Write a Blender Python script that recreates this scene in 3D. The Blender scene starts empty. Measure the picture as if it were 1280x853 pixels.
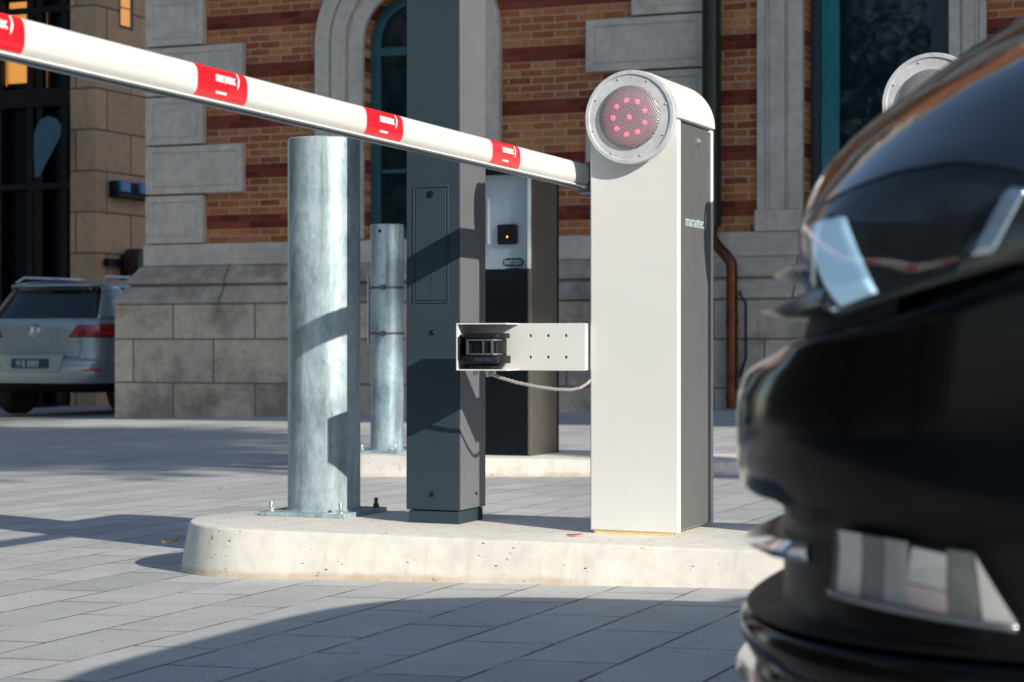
import bpy, bmesh, math, random
from mathutils import Vector, Matrix
rnd = random.Random(7)
R = math.radians
scene = bpy.context.scene
COL = scene.collection

# ------------------------------------------------------------------ survey of the place
TH = R(22.6); CT, ST = math.cos(TH), math.sin(TH)
F, CX, CY, CAMZ = 2500.0, 640.0, 426.5, 0.46
def gz(x):                       # the plaza falls gently to the left
    return -.05 + .027 * max(-22.0, min(14.0, x))
def on_y(px, y):
    t = (px - CX) / F
    return y * (t * CT - ST) / (t * ST + CT)
def dep(x, y): return -x * ST + y * CT
def px_of(x, y): return CX + F * (x * CT + y * ST) / dep(x, y)
def z_at(py, x, y): return CAMZ + (CY - py) / F * dep(x, y)

# ------------------------------------------------------------------ materials
class NB:
    def __init__(s, name):
        s.m = bpy.data.materials.new(name); s.m.use_nodes = True
        s.t = s.m.node_tree; s.n = s.t.nodes; s.l = s.t.links
        s.b = s.n['Principled BSDF']
    def node(s, typ, **kw):
        n = s.n.new(typ)
        for k, v in kw.items():
            if k.startswith('_'): setattr(n, k[1:], v)
            else: n.inputs[k.replace('__', ' ')].default_value = v
        return n
    def link(s, a, b): s.l.new(a, b)
    def coord(s, scale=(1, 1, 1), rot=(0, 0, 0), loc=(0, 0, 0)):
        tc = s.node('ShaderNodeTexCoord'); mp = s.node('ShaderNodeMapping')
        mp.inputs['Scale'].default_value = scale; mp.inputs['Rotation'].default_value = rot; mp.inputs['Location'].default_value = loc
        s.link(tc.outputs['Object'], mp.inputs['Vector']); return mp.outputs['Vector']
    def noise(s, vec, scale, detail=5, rough=.6, dist=0):
        n = s.node('ShaderNodeTexNoise', Scale=scale, Detail=detail, Roughness=rough, Distortion=dist)
        s.link(vec, n.inputs['Vector']); return n.outputs['Fac']
    def ramp(s, fac, stops):
        r = s.node('ShaderNodeValToRGB'); e = r.color_ramp.elements
        while len(e) > 1: e.remove(e[0])
        e[0].position = stops[0][0]; e[0].color = (*stops[0][1], 1) if len(stops[0][1]) == 3 else stops[0][1]
        for p, c in stops[1:]:
            k = e.new(p); k.color = (*c, 1)
        s.link(fac, r.inputs['Fac']); return r.outputs['Color']
    def mix(s, fac, a, b, mode='MIX'):
        m = s.node('ShaderNodeMix'); m.data_type = 'RGBA'; m.blend_type = mode
        for v, i in ((fac, 0), (a, 6), (b, 7)):
            if hasattr(v, 'links') or hasattr(v, 'is_linked'): s.link(v, m.inputs[i])
            else: m.inputs[i].default_value = v if i == 0 else (*v, 1)
        return m.outputs[2]
    def math(s, op, a, b=0.0):
        m = s.node('ShaderNodeMath'); m.operation = op
        for v, i in ((a, 0), (b, 1)):
            if hasattr(v, 'is_linked'): s.link(v, m.inputs[i])
            else: m.inputs[i].default_value = v
        return m.outputs[0]
    def bump(s, h, strength=.3, dist=.01):
        b = s.node('ShaderNodeBump', Strength=strength, Distance=dist)
        s.link(h, b.inputs['Height']); s.link(b.outputs['Normal'], s.b.inputs['Normal']); return b
    def set(s, **kw):
        for k, v in kw.items():
            i = s.b.inputs[k.replace('__', ' ')]
            if hasattr(v, 'is_linked'): s.link(v, i)
            elif isinstance(v, tuple) and len(v) == 3: i.default_value = (*v, 1)
            else: i.default_value = v
        return s.m

def simple(name, col, rough=.5, metal=0., var=.12, nscale=9., bump=0., bscale=300., bdist=.001, coat=0., spec=.5, rvar=.1):
    b = NB(name); v = b.coord()
    n = b.noise(v, nscale)
    lo = tuple(c * (1 - var) for c in col); hi = tuple(min(1, c * (1 + var)) for c in col)
    c = b.ramp(n, [(.3, lo), (.7, hi)])
    b.set(Base__Color=c, Metallic=metal, Coat__Weight=coat, Specular__IOR__Level=spec)
    r = b.math('ADD', b.math('MULTIPLY', b.noise(v, nscale * 3), rvar * 2), rough - rvar)
    b.set(Roughness=r)
    if bump: b.bump(b.noise(v, bscale, 3), bump, bdist)
    return b.m

M = {}
M['white'] = simple('white_powder_coat', (.69, .688, .668), .42, var=.03, nscale=3, bump=.05, bscale=600, bdist=.0005)
M['white2'] = simple('white_arm_lacquer', (.66, .665, .65), .35, var=.03, nscale=4)
M['white_trim'] = simple('white_edge_profile', (.76, .76, .75), .3, var=.02)
M['panel'] = simple('grey_anodised_panel', (.155, .165, .168), .45, .35, var=.06, nscale=4)
M['graymetal'] = simple('grey_hub_metal', (.16, .19, .22), .4, .6, var=.1)
M['anthracite'] = simple('anthracite_powder_coat', (.030, .049, .061), .5, var=.06, nscale=3, bump=.05, bscale=700, bdist=.0004, spec=.16)
M['anthracite_side'] = simple('brushed_grey_column_side', (.20, .21, .225), .36, .35, var=.05)
M['black'] = simple('black_plastic', (.008, .009, .011), .4, var=.2, spec=.25)
M['blackmatt'] = simple('matt_black_plastic', (.008, .010, .012), .6, var=.2, spec=.25)
M['glossblack'] = simple('gloss_black_glass', (.004, .007, .010), .3, var=.1, rvar=.02, spec=.14)
M['steel'] = simple('zinc_plated_steel', (.55, .56, .56), .35, .8, var=.15, nscale=60)
M['darksteel'] = simple('dark_bolt_steel', (.14, .15, .16), .45, .7, var=.2, nscale=60)
M['redfilm'] = simple('red_reflective_film', (.80, .012, .025), .30, var=.05, nscale=30, coat=.3)
M['whitefilm'] = simple('white_print', (.85, .85, .85), .4, var=.02)
M['yellow'] = simple('yellow_sealing_strip', (.72, .52, .20), .6, var=.15, nscale=40)
M['rubber'] = simple('dark_rubber', (.018, .018, .018), .7, var=.2)
M['paint'] = simple('black_car_paint', (.0025, .0035, .0045), .09, var=.1, coat=1., rvar=.03, spec=.9)
M['bumper_paint'] = simple('black_bumper_paint', (.0015, .0022, .003), .14, var=.1, coat=.04, rvar=.03, spec=.17)
M['plastic_dark'] = simple('dark_bumper_plastic', (.0045, .005, .0055), .45, var=.15, nscale=40, spec=.18)
M['chrome'] = simple('chrome_trim', (.62, .65, .68), .12, 1., var=.05, rvar=.04)
M['satin_fin'] = simple('satin_grille_bar', (.20, .22, .235), .25, .8, var=.05)
M['silver'] = simple('silver_car_paint', (.34, .41, .42), .3, .55, var=.03, coat=.6)
M['carglass'] = simple('dark_car_glass', (.006, .010, .014), .06, var=.1, rvar=.02, spec=.7)
M['tail'] = simple('red_tail_lamp', (.45, .008, .02), .15, var=.3, nscale=14, coat=.6)
M['taildark'] = simple('dark_red_tail_lamp', (.16, .006, .012), .15, var=.2, coat=.6)
M['drl'] = None
M['reflector'] = simple('lamp_reflector_metal', (.70, .72, .74), .2, .95, var=.1, nscale=30)
M['winframe'] = simple('petrol_painted_frame', (.016, .095, .120), .35, var=.1, coat=.2)
M['winframe2'] = simple('dark_teal_frame', (.008, .030, .045), .4, var=.1)
M['tealglass'] = simple('teal_glass_panel', (.012, .16, .20), .15, var=.15)
M['copper'] = simple('copper_pipe', (.17, .058, .032), .3, .8, var=.35, nscale=7)
M['greenpipe'] = simple('dark_green_downpipe', (.010, .020, .017), .35, var=.25)
M['cable'] = simple('black_cable', (.012, .016, .015), .5)
M['conduit'] = simple('grey_conduit', (.42, .40, .37), .4, .4, var=.06, nscale=40)
M['plate_dark'] = simple('dark_number_plate', (.02, .05, .07), .4, var=.1)
M['euroblue'] = simple('blue_plate_band', (.01, .04, .20), .4)
M['print_pale'] = simple('pale_print', (.45, .55, .58), .5)
M['terminal_panel'] = simple('pale_blue_terminal_panel', (.40, .50, .58), .4, .15, var=.05)
M['badge'] = simple('dark_teal_badge', (.006, .030, .042), .3)
M['lampblue'] = simple('blue_wall_lamp', (.03, .20, .45), .35, var=.2)
M['darkred'] = simple('dark_red_lantern', (.035, .010, .012), .5, var=.3)
M['leaf_dry'] = simple('dry_yellow_leaf', (.52, .40, .25), .6, var=.2, nscale=60)
M['scrap'] = simple('red_scrap', (.70, .03, .04), .5)
M['flag'] = simple('pale_blue_flag', (.05, .12, .17), .7)

def emit(name, col, s):
    b = NB(name); b.set(Base__Color=col, Emission__Color=(*col, 1), Emission__Strength=s, Roughness=.4); return b.m
M['led'] = emit('lit_red_led', (1., .13, .20), 2.6)
M['drl'] = emit('sky_glow_light_bar', (.42, .64, .82), .2)  # weak pale glow stands in for sky mirrored in the bar
M['ledoff'] = simple('unlit_led', (.45, .42, .42), .3)
M['orange_led'] = emit('orange_led', (1., .35, .05), 5.)
M['purple_led'] = simple('violet_display', (.018, .016, .055), .2)
M['green_led'] = emit('green_sign_light', (.02, .35, .10), .25)

def glass_lens():
    b = NB('clear_lens'); n, l = b.n, b.l
    g = b.node('ShaderNodeBsdfGlossy', Roughness=.02, Color=(1, 1, 1, 1)); t = b.node('ShaderNodeBsdfTransparent', Color=(.9, .93, .95, 1))
    f = b.node('ShaderNodeLayerWeight'); mx = b.node('ShaderNodeMixShader')
    fac = b.math('ADD', b.math('MULTIPLY', b.math('POWER', f.outputs['Facing'], 4.5), .9), .05)
    l.new(fac, mx.inputs[0]); l.new(t.outputs[0], mx.inputs[1]); l.new(g.outputs[0], mx.inputs[2])
    l.new(mx.outputs[0], n['Material Output'].inputs['Surface']); return b.m
M['lens'] = glass_lens()
for k_, c_ in (('fog_refl_a', (.64, .61, .57)), ('fog_refl_b', (.40, .39, .36)), ('fog_refl_c', (.15, .155, .145)), ('fog_refl_d', (.60, .46, .46))): M[k_] = simple('fog_lamp_reflection', c_, .6, .0, var=.15, nscale=30)  # light and dark tones of a painted street reflection

def lamp_ring():
    b = NB('clear_acrylic_ring'); v = b.coord()
    n = b.noise(v, 30)
    c = b.ramp(n, [(.3, (.42, .43, .45)), (.7, (.60, .61, .63))])
    return b.set(Base__Color=c, Roughness=.18, Coat__Weight=.6)
M['lampring'] = lamp_ring()
def mesh_disc():
    b = NB('perforated_lamp_mesh')
    vo = b.node('ShaderNodeTexVoronoi', Scale=200.); vo.inputs['Randomness'].default_value = .10
    b.link(b.coord(scale=(1, 0, 1), rot=(0, R(30), 0)), vo.inputs['Vector'])
    c = b.ramp(vo.outputs['Distance'], [(.30, (.05, .045, .06)), (.52, (.50, .48, .51))])
    b.set(Base__Color=c, Roughness=.3, Metallic=.3)
    a = b.ramp(vo.outputs['Distance'], [(.34, (.42,) * 3), (.46, (1,) * 3)]); b.set(Alpha=a)
    b.bump(vo.outputs['Distance'], .6, .002); return b.m
def diffuser(name, glow):
    b = NB(name); n = b.noise(b.coord(), 60, 3)
    b.set(Base__Color=(.62, .52, .55), Roughness=.4, Emission__Color=(1, .10, .17, 1)); 
    b.set(Emission__Strength=b.math('MULTIPLY', b.math('ADD', n, .5), glow)); return b.m
M['diff_on'] = diffuser('lit_led_diffuser', 1.15); M['diff_off'] = diffuser('unlit_led_diffuser', 0.)
M['lampmesh'] = mesh_disc()

def galvanised(name, tint=(.84, .97, 1.03)):
    b = NB(name); v = b.coord(scale=(1, 1, .7))
    vo = b.node('ShaderNodeTexVoronoi', Scale=95.); b.link(b.coord(scale=(1, 1, .6), rot=(.3, .2, .1)), vo.inputs['Vector'])
    streak = b.noise(b.coord(scale=(1, 1, .16), rot=(.35, .2, 0)), 16, 7, .7, .6)
    blot = b.noise(v, 7, 6, .65)
    c1 = b.ramp(streak, [(.32, tuple(.36 * k for k in tint)), (.5, tuple(.57 * k for k in tint)), (.68, tuple(.78 * k for k in tint))])
    c2 = b.ramp(blot, [(.3, (.46, .58, .62)), (.5, (.84, .9, .91)), (.72, (1, 1, 1))])
    c3 = b.ramp(vo.outputs['Color'], [(.0, (.76, .80, .81)), (.5, (.93, .95, .96)), (1., (1, 1, 1))])
    c = b.mix(1., b.mix(1., c1, c2, 'MULTIPLY'), c3, 'MULTIPLY')
    rr = b.ramp(streak, [(.3, (.30,) * 3), (.7, (.52,) * 3)])
    b.set(Base__Color=c, Metallic=.38, Roughness=rr)
    b.bump(b.math('ADD', blot, streak), .12, .004); return b.m
M['galv'] = galvanised('galvanised_steel')
M['galv_blue'] = galvanised('weathered_galvanised_steel', (.78, .95, 1.05))

def brushed():
    b = NB('brushed_stainless'); s = b.noise(b.coord(scale=(30, 30, 1.2)), 8, 4)
    bl = b.noise(b.coord(), 60, 4)
    c = b.ramp(b.math('ADD', b.math('MULTIPLY', s, .6), b.math('MULTIPLY', bl, .4)), [(.3, (.17, .15, .125)), (.7, (.28, .25, .21))])
    return b.set(Base__Color=c, Metallic=.75, Roughness=.42)
M['stainless'] = brushed()

def brickrow(b, bw, rh, mort, vec, offset=.5, smooth=.1):
    t = b.node('ShaderNodeTexBrick'); t.offset = offset; t.squash = 1
    t.inputs['Scale'].default_value = 1; t.inputs['Mortar Size'].default_value = mort; t.inputs['Mortar Smooth'].default_value = smooth
    t.inputs['Brick Width'].default_value = bw; t.inputs['Row Height'].default_value = rh; t.inputs['Bias'].default_value = 0
    t.inputs['Color1'].default_value = (0, 0, 0, 1); t.inputs['Color2'].default_value = (1, 1, 1, 1); t.inputs['Mortar'].default_value = (.5, .5, .5, 1)
    b.link(vec, t.inputs['Vector']); return t
def swz(b, a, c, ox=0., oy=0., sx=1., flat=True):
    tc = b.node('ShaderNodeTexCoord'); sp = b.node('ShaderNodeSeparateXYZ'); b.link(tc.outputs['Object'], sp.inputs[0])
    cb = b.node('ShaderNodeCombineXYZ')
    b.link(b.math('ADD', b.math('MULTIPLY', sp.outputs[a], sx), ox), cb.inputs[0]); b.link(b.math('ADD', sp.outputs[c], oy), cb.inputs[1])
    return cb.outputs[0], sp

ROWH = .535 / 7; Z0 = 1.504                       # brick courses are counted from the foot of the brickwork
def brick_wall():
    b = NB('banded_brickwork'); v, sp = swz(b, 'X', 'Z', 50.0, -Z0 + ROWH * 700)
    wob = b.node('ShaderNodeTexNoise', Scale=9., Detail=4.); b.link(b.coord(), wob.inputs['Vector'])
    v = b.mix(.010, v, wob.outputs['Color'], 'LINEAR_LIGHT')
    t = brickrow(b, .25, ROWH, .0085, v)
    obj = b.coord()
    row = b.math('FLOOR', b.math('DIVIDE', b.math('ADD', sp.outputs['Z'], -Z0 + ROWH * 700), ROWH))
    band = b.math('LESS_THAN', b.math('MODULO', row, 7.0), 1.5)
    per = b.ramp(t.outputs['Color'], [(0, (.32, .10, .042)), (.25, (.48, .165, .062)), (.5, (.55, .215, .082)), (.75, (.57, .275, .118)), (1., (.40, .122, .052))])
    pr = b.ramp(t.outputs['Color'], [(0, (.14, .030, .020)), (.5, (.23, .050, .030)), (1, (.31, .080, .045))])
    c = b.mix(band, per, pr)
    big = b.noise(obj, 1.3, 6, .6); fine = b.noise(obj, 24, 6, .7)
    c = b.mix(1., c, b.ramp(big, [(.3, (.58, .56, .56)), (.7, (1.15, 1.10, 1.02))]), 'MULTIPLY')
    soot = b.noise(b.coord(scale=(1.6, 1, .5)), 2.6, 7, .7)
    c = b.mix(b.ramp(soot, [(.56, (0, 0, 0)), (.76, (.6,) * 3)]), c, (.10, .07, .055))
    c = b.mix(1., c, b.ramp(fine, [(.3, (.66, .66, .66)), (.7, (1.18, 1.18, 1.18))]), 'MULTIPLY')
    mcol = b.mix(band, (.46, .32, .23), (.17, .055, .04))
    c = b.mix(t.outputs['Fac'], c, mcol)
    b.set(Base__Color=c, Roughness=.85, Specular__IOR__Level=.2)
    h = b.math('SUBTRACT', b.math('MULTIPLY', fine, .4), t.outputs['Fac'])
    b.bump(h, .7, .012); return b.m
M['brick'] = brick_wall()

def stone(name, base, dark, bw=0, rh=0, oz=0., stain=.5, joint=(.10, .09, .08), axis='X', mort=.010, sc=1.):
    b = NB(name); o = b.coord()
    n1 = b.noise(o, 1.6 * sc, 7, .65); n2 = b.noise(o, 9 * sc, 6, .7); n3 = b.noise(o, 80, 4, .7)
    c = b.ramp(n2, [(.28, tuple(k * .78 for k in base)), (.5, base), (.74, tuple(min(1, k * 1.16) for k in base))])
    st = b.ramp(n1, [(.46, (0, 0, 0)), (.66, (stain,) * 3)])
    c = b.mix(st, c, dark)
    drip = b.noise(b.coord(scale=(3.5, 3.5, .35)), 2.2, 6, .7)
    c = b.mix(b.ramp(drip, [(.55, (0, 0, 0)), (.75, (stain * .6,) * 3)]), c, dark)
    c = b.mix(.35, c, b.mix(1., c, b.ramp(n3, [(.3, (.6,) * 3), (.7, (1.3,) * 3)]), 'MULTIPLY'))
    h = b.math('MULTIPLY', n3, .5)
    if bw:
        v, sp = swz(b, axis, 'Z', 40.0, oz)
        t = brickrow(b, bw, rh, mort, v, .5, .2)
        c = b.mix(1., c, b.ramp(t.outputs['Color'], [(0, (.80, .80, .82)), (.5, (1, 1, 1)), (1, (1.12, 1.09, 1.04))]), 'MULTIPLY')
        c = b.mix(t.outputs['Fac'], c, joint); h = b.math('SUBTRACT', h, t.outputs['Fac'])
    b.set(Base__Color=c, Roughness=.85, Specular__IOR__Level=.25); b.bump(h, .5, .01); return b.m
M['stone'] = stone('pale_dressed_sandstone', (.60, .555, .485), (.38, .345, .30), stain=.55)
M['stone_mould'] = stone('weathered_moulded_sandstone', (.46, .415, .35), (.16, .145, .12), 1.55, 5.0, 0.3, .8)
M['plinth'] = stone('stained_plinth_blocks', (.56, .49, .40), (.19, .17, .14), 1.0, .465, .075 + 9.3, .8, (.17, .14, .115))
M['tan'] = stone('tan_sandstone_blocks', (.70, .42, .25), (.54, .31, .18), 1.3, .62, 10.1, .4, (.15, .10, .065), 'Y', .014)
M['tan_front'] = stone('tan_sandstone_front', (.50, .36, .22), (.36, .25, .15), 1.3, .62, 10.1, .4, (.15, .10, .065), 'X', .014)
M['render_wall'] = stone('grey_rendered_facade', (.30, .29, .27), (.2, .19, .18), stain=.4)

def concrete(name, base, edge):
    b = NB(name); o = b.coord()
    n1 = b.noise(o, 3, 6, .6); n2 = b.noise(o, 26, 6, .65); n3 = b.noise(o, 220, 3, .6)
    c = b.ramp(n2, [(.25, tuple(k * .84 for k in base)), (.55, base), (.8, tuple(min(.8, k * 1.1) for k in base))])
    c = b.mix(b.ramp(n1, [(.5, (0, 0, 0)), (.75, (.45,) * 3)]), c, tuple(k * .66 for k in base))
    vs_ = b.noise(b.coord(scale=(9, 9, .6)), 2.5, 6, .75)
    c = b.mix(b.ramp(vs_, [(.52, (0, 0, 0)), (.75, (.4,) * 3)]), c, (.40, .36, .30))
    vo = b.node('ShaderNodeTexVoronoi', Scale=36.); b.link(b.mix(.04, o, b.node('ShaderNodeTexNoise', Scale=30.).outputs['Color']), vo.inputs['Vector'])
    sel = b.math('GREATER_THAN', b.noise(o, 14, 2), .51)
    pore = b.math('MULTIPLY', b.math('LESS_THAN', vo.outputs['Distance'], b.math('MULTIPLY', b.noise(o, 40, 2), .23)), sel)
    c = b.mix(pore, c, (.05, .045, .04))
    # rusty dirt line where the casting meets the paving
    sp = b.node('ShaderNodeSeparateXYZ'); tc = b.node('ShaderNodeTexCoord'); b.link(tc.outputs['Object'], sp.inputs[0])
    gl = b.math('SUBTRACT', sp.outputs['Z'], b.math('ADD', b.math('MULTIPLY', sp.outputs['X'], .027), edge))
    gl = b.math('ADD', gl, b.math('MULTIPLY', b.noise(o, 18), -.02))
    low = b.ramp(gl, [(-.0, (.75,) * 3), (.011, (0, 0, 0))])
    c = b.mix(b.math('MULTIPLY', low, b.ramp(b.noise(o, 5, 4), [(.38, (.1,) * 3), (.62, (1,) * 3)])), c, (.50, .34, .20))
    b.set(Base__Color=c, Roughness=.85, Specular__IOR__Level=.2)
    b.bump(b.math('SUBTRACT', b.math('MULTIPLY', n3, .25), pore), .5, .004); return b.m
M['concrete'] = concrete('cast_kerb_concrete', (.76, .73, .66), -.05)

def paving():
    b = NB('concrete_paving_slabs'); v, sp = swz(b, 'Y', 'X', 50.0 - .03, .192 * 300 + 1.504, 1.0)
    t = brickrow(b, .385, .192, .0045, v, .5, .35); o = b.coord()
    n1 = b.noise(o, .55, 7, .65, .3); n2 = b.noise(o, 5, 6, .7); n3 = b.noise(o, 260, 3, .7)
    per = b.ramp(t.outputs['Color'], [(0, (.49, .505, .495)), (.35, (.575, .585, .57)), (.7, (.63, .635, .61)), (1, (.54, .555, .55))])
    c = b.mix(1., per, b.ramp(n1, [(.3, (.74, .75, .77)), (.7, (1.07, 1.06, 1.04))]), 'MULTIPLY')
    c = b.mix(1., c, b.ramp(n2, [(.25, (.86,) * 3), (.75, (1.08,) * 3)]), 'MULTIPLY')
    c = b.mix(1., c, b.ramp(n3, [(.25, (.60,) * 3), (.75, (1.28,) * 3)]), 'MULTIPLY')
    st = b.noise(b.coord(scale=(1, 2.2, 1), rot=(0, 0, .4)), 1.7, 8, .72, .8)
    c = b.mix(b.ramp(st, [(.54, (0, 0, 0)), (.72, (.55,) * 3)]), c, (.36, .36, .35))
    spots = b.node('ShaderNodeTexVoronoi', Scale=13.); b.link(o, spots.inputs['Vector'])
    sp2 = b.math('MULTIPLY', b.math('LESS_THAN', spots.outputs['Distance'], .10), b.math('GREATER_THAN', b.noise(o, 6, 2), .56))
    c = b.mix(b.math('MULTIPLY', sp2, .55), c, (.20, .19, .18))
    jn = b.ramp(b.noise(o, 7, 5, .7), [(.44, (.09, .095, .10)), (.66, (.48, .46, .42))])
    c = b.mix(t.outputs['Fac'], c, jn)
    b.set(Base__Color=c, Roughness=.72, Specular__IOR__Level=.35)
    h = b.math('ADD', b.math('MULTIPLY', n3, .22), b.math('MULTIPLY', t.outputs['Fac'], -1.0))
    h = b.math('ADD', h, b.math('MULTIPLY', n2, .25))
    b.bump(h, .6, .004); return b.m
M['paving'] = paving()
M['asphalt'] = simple('worn_street_surface', (.24, .235, .225), .8, var=.2, nscale=2, bump=.4, bscale=150, bdist=.004)

def pane(name, col, rough=.03):
    b = NB(name); o = b.coord(); n = b.noise(o, 1.1, 2)
    b.set(Base__Color=col, Roughness=rough, Specular__IOR__Level=.6)
    b.bump(n, .06, .05); return b.m
M['pane'] = pane('dark_window_glass', (.004, .014, .020))
M['pane_far'] = simple('dark_hall_glass', (.002, .006, .009), .12, spec=.25, rvar=.03)
M['pane_amber'] = emit('glowing_amber_glass', (1., .40, .08), .42)  # emissive amber for the hall and side wall panes
def leafmat():
    b = NB('tree_leaves'); n = b.noise(b.coord(), 1.5, 3)
    c = b.ramp(n, [(.3, (.035, .065, .018)), (.7, (.085, .12, .035))])
    return b.set(Base__Color=c, Roughness=.6)
M['leaves'] = leafmat()
M['bark'] = simple('tree_bark', (.10, .08, .06), .9, var=.3, nscale=14)
M['leafblade'] = M['leaves']

# ------------------------------------------------------------------ mesh helpers
def nbm(): return bmesh.new()
def box(bm, x0, x1, y0, y1, z0, z1, mi=0):
    vs = [bm.verts.new((x, y, z)) for z in (z0, z1) for y in (y0, y1) for x in (x0, x1)]
    fs = [(0, 2, 3, 1), (4, 5, 7, 6), (0, 1, 5, 4), (2, 6, 7, 3), (0, 4, 6, 2), (1, 3, 7, 5)]
    for f in fs:
        k = bm.faces.new([vs[i] for i in f]); k.material_index = mi
    return vs
def prism(bm, poly, axis, a0, a1, mi=0):
    """poly in the two other axes (x,z for 'y'; y,z for 'x'; x,y for 'z')"""
    def P(u, v, a): return {'y': (u, a, v), 'x': (a, u, v), 'z': (u, v, a)}[axis]
    A = [bm.verts.new(P(u, v, a0)) for u, v in poly]; B = [bm.verts.new(P(u, v, a1)) for u, v in poly]
    n = len(poly); fs = [bm.faces.new(A), bm.faces.new(B[::-1])]
    for i in range(n): fs.append(bm.faces.new((A[i], B[i], B[(i + 1) % n], A[(i + 1) % n])))
    for f in fs: f.material_index = mi
def ngon_circle(cx, cy, r, n=32, ph=0.): return [(cx + r * math.cos(2 * math.pi * i / n + ph), cy + r * math.sin(2 * math.pi * i / n + ph)) for i in range(n)]
def lathe(bm, prof, c, axis='z', seg=48, mi=0):
    """prof: list of (r, h) along axis"""
    rings = []
    for r, h in prof:
        ring = []
        for i in range(seg):
            a = 2 * math.pi * i / seg; u, v = r * math.cos(a), r * math.sin(a)
            p = {'z': (c[0] + u, c[1] + v, c[2] + h), 'y': (c[0] + u, c[1] + h, c[2] + v), 'x': (c[0] + h, c[1] + u, c[2] + v)}[axis]
            ring.append(bm.verts.new(p))
        rings.append(ring)
    for a, b in zip(rings, rings[1:]):
        for i in range(seg):
            f = bm.faces.new((a[i], a[(i + 1) % seg], b[(i + 1) % seg], b[i])); f.material_index = mi
    for ring in (rings[0], rings[-1]):
        f = bm.faces.new(ring); f.material_index = mi
def tube(bm, pts, r, seg=12, mi=0):
    pts = [Vector(p) for p in pts]; rings = []
    for i, p in enumerate(pts):
        d = (pts[min(i + 1, len(pts) - 1)] - pts[max(i - 1, 0)]).normalized()
        u = d.orthogonal().normalized() if not rings else (pu - d * pu.dot(d)).normalized()
        pu = u; w = d.cross(u); rr = r(i / (len(pts) - 1)) if callable(r) else r
        rings.append([bm.verts.new(p + (u * math.cos(2 * math.pi * k / seg) + w * math.sin(2 * math.pi * k / seg)) * rr) for k in range(seg)])
    for a, b in zip(rings, rings[1:]):
        for i in range(seg):
            f = bm.faces.new((a[i], a[(i + 1) % seg], b[(i + 1) % seg], b[i])); f.material_index = mi
    for ring in (rings[0], rings[-1]):
        f = bm.faces.new(ring); f.material_index = mi
def obj(name, bm, mats, parent=None, bevel=0., seg=2, smooth=True, ang=35, label=None):
    bmesh.ops.recalc_face_normals(bm, faces=bm.faces[:])
    me = bpy.data.meshes.new(name)
    if parent is not None:
        base = parent.matrix_world.translation if False else Vector(parent['_base'])
        bmesh.ops.translate(bm, verts=bm.verts[:], vec=-base)
    bm.to_mesh(me); bm.free()
    for m in (mats if isinstance(mats, (list, tuple)) else [mats]): me.materials.append(m)
    o = bpy.data.objects.new(name, me); COL.objects.link(o)
    if parent is not None: o.parent = parent; o['_base'] = parent['_base']
    else: o['_base'] = (0., 0., 0.)
    if smooth:
        for p in me.polygons: p.use_smooth = True
        me.set_sharp_from_angle(angle=R(ang))
    if bevel:
        md = o.modifiers.new('Bevel', 'BEVEL'); md.width = bevel; md.segments = seg; md.limit_method = 'ANGLE'; md.angle_limit = R(40)
        md.harden_normals = False
    if label: o['label'] = label
    return o
def thing(name, loc, label, cat, group=None):
    o = bpy.data.objects.new(name, None); COL.objects.link(o); o.location = loc; o.empty_display_size = .1
    o['label'] = label; o['category'] = cat; o['_base'] = tuple(loc)
    if group: o['group'] = group
    return o
def single(name, bm, mats, label, cat, group=None, **kw):
    o = obj(name, bm, mats, None, **kw); o['label'] = label; o['category'] = cat
    if group: o['group'] = group
    return o
def struct(name, bm, mats, **kw):
    o = obj(name, bm, mats, None, **kw); o['kind'] = 'structure'; return o
def text_into(bm, s, size, fn, mi=0, thick=.0006, bold=0., spacing=1.0):
    """adds lettering; fn maps (u, v, w) to a point, u along the line, w out of the surface"""
    cu = bpy.data.curves.new('lettering', 'FONT'); cu.body = s; cu.size = size; cu.extrude = thick; cu.offset = bold; cu.space_character = spacing
    cu.resolution_u = 3
    o = bpy.data.objects.new('lettering_tmp', cu); COL.objects.link(o)
    dg = bpy.context.evaluated_depsgraph_get(); dg.update()
    me = bpy.data.meshes.new_from_object(o.evaluated_get(dg))
    xs = [v.co.x for v in me.vertices]; x0 = min(xs) if xs else 0
    vs = [bm.verts.new(fn(v.co.x - x0, v.co.y, v.co.z)) for v in me.vertices]
    for p in me.polygons:
        try:
            f = bm.faces.new([vs[i] for i in p.vertices]); f.material_index = mi
        except ValueError: pass
    w = (max(xs) - x0) if xs else 0
    bpy.data.objects.remove(o); bpy.data.curves.remove(cu); bpy.data.meshes.remove(me)
    return w
def swoosh(bm, u0, v0, h, fn, mi=0, t=.0006):
    """the little leaf-like mark that follows the word"""
    pts = [(0, 0), (.28, .12), (.42, .45), (.40, 1.), (.30, 1.25), (.22, .9), (.20, .5), (.05, .18)]
    A = [bm.verts.new(fn(u0 + a * h, v0 + b * h, t)) for a, b in pts]; B = [bm.verts.new(fn(u0 + a * h, v0 + b * h, -t)) for a, b in pts]
    n = len(pts)
    for f in (A, B[::-1], *[(A[i], B[i], B[(i + 1) % n], A[(i + 1) % n]) for i in range(n)]):
        k = bm.faces.new(f); k.material_index = mi

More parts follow.
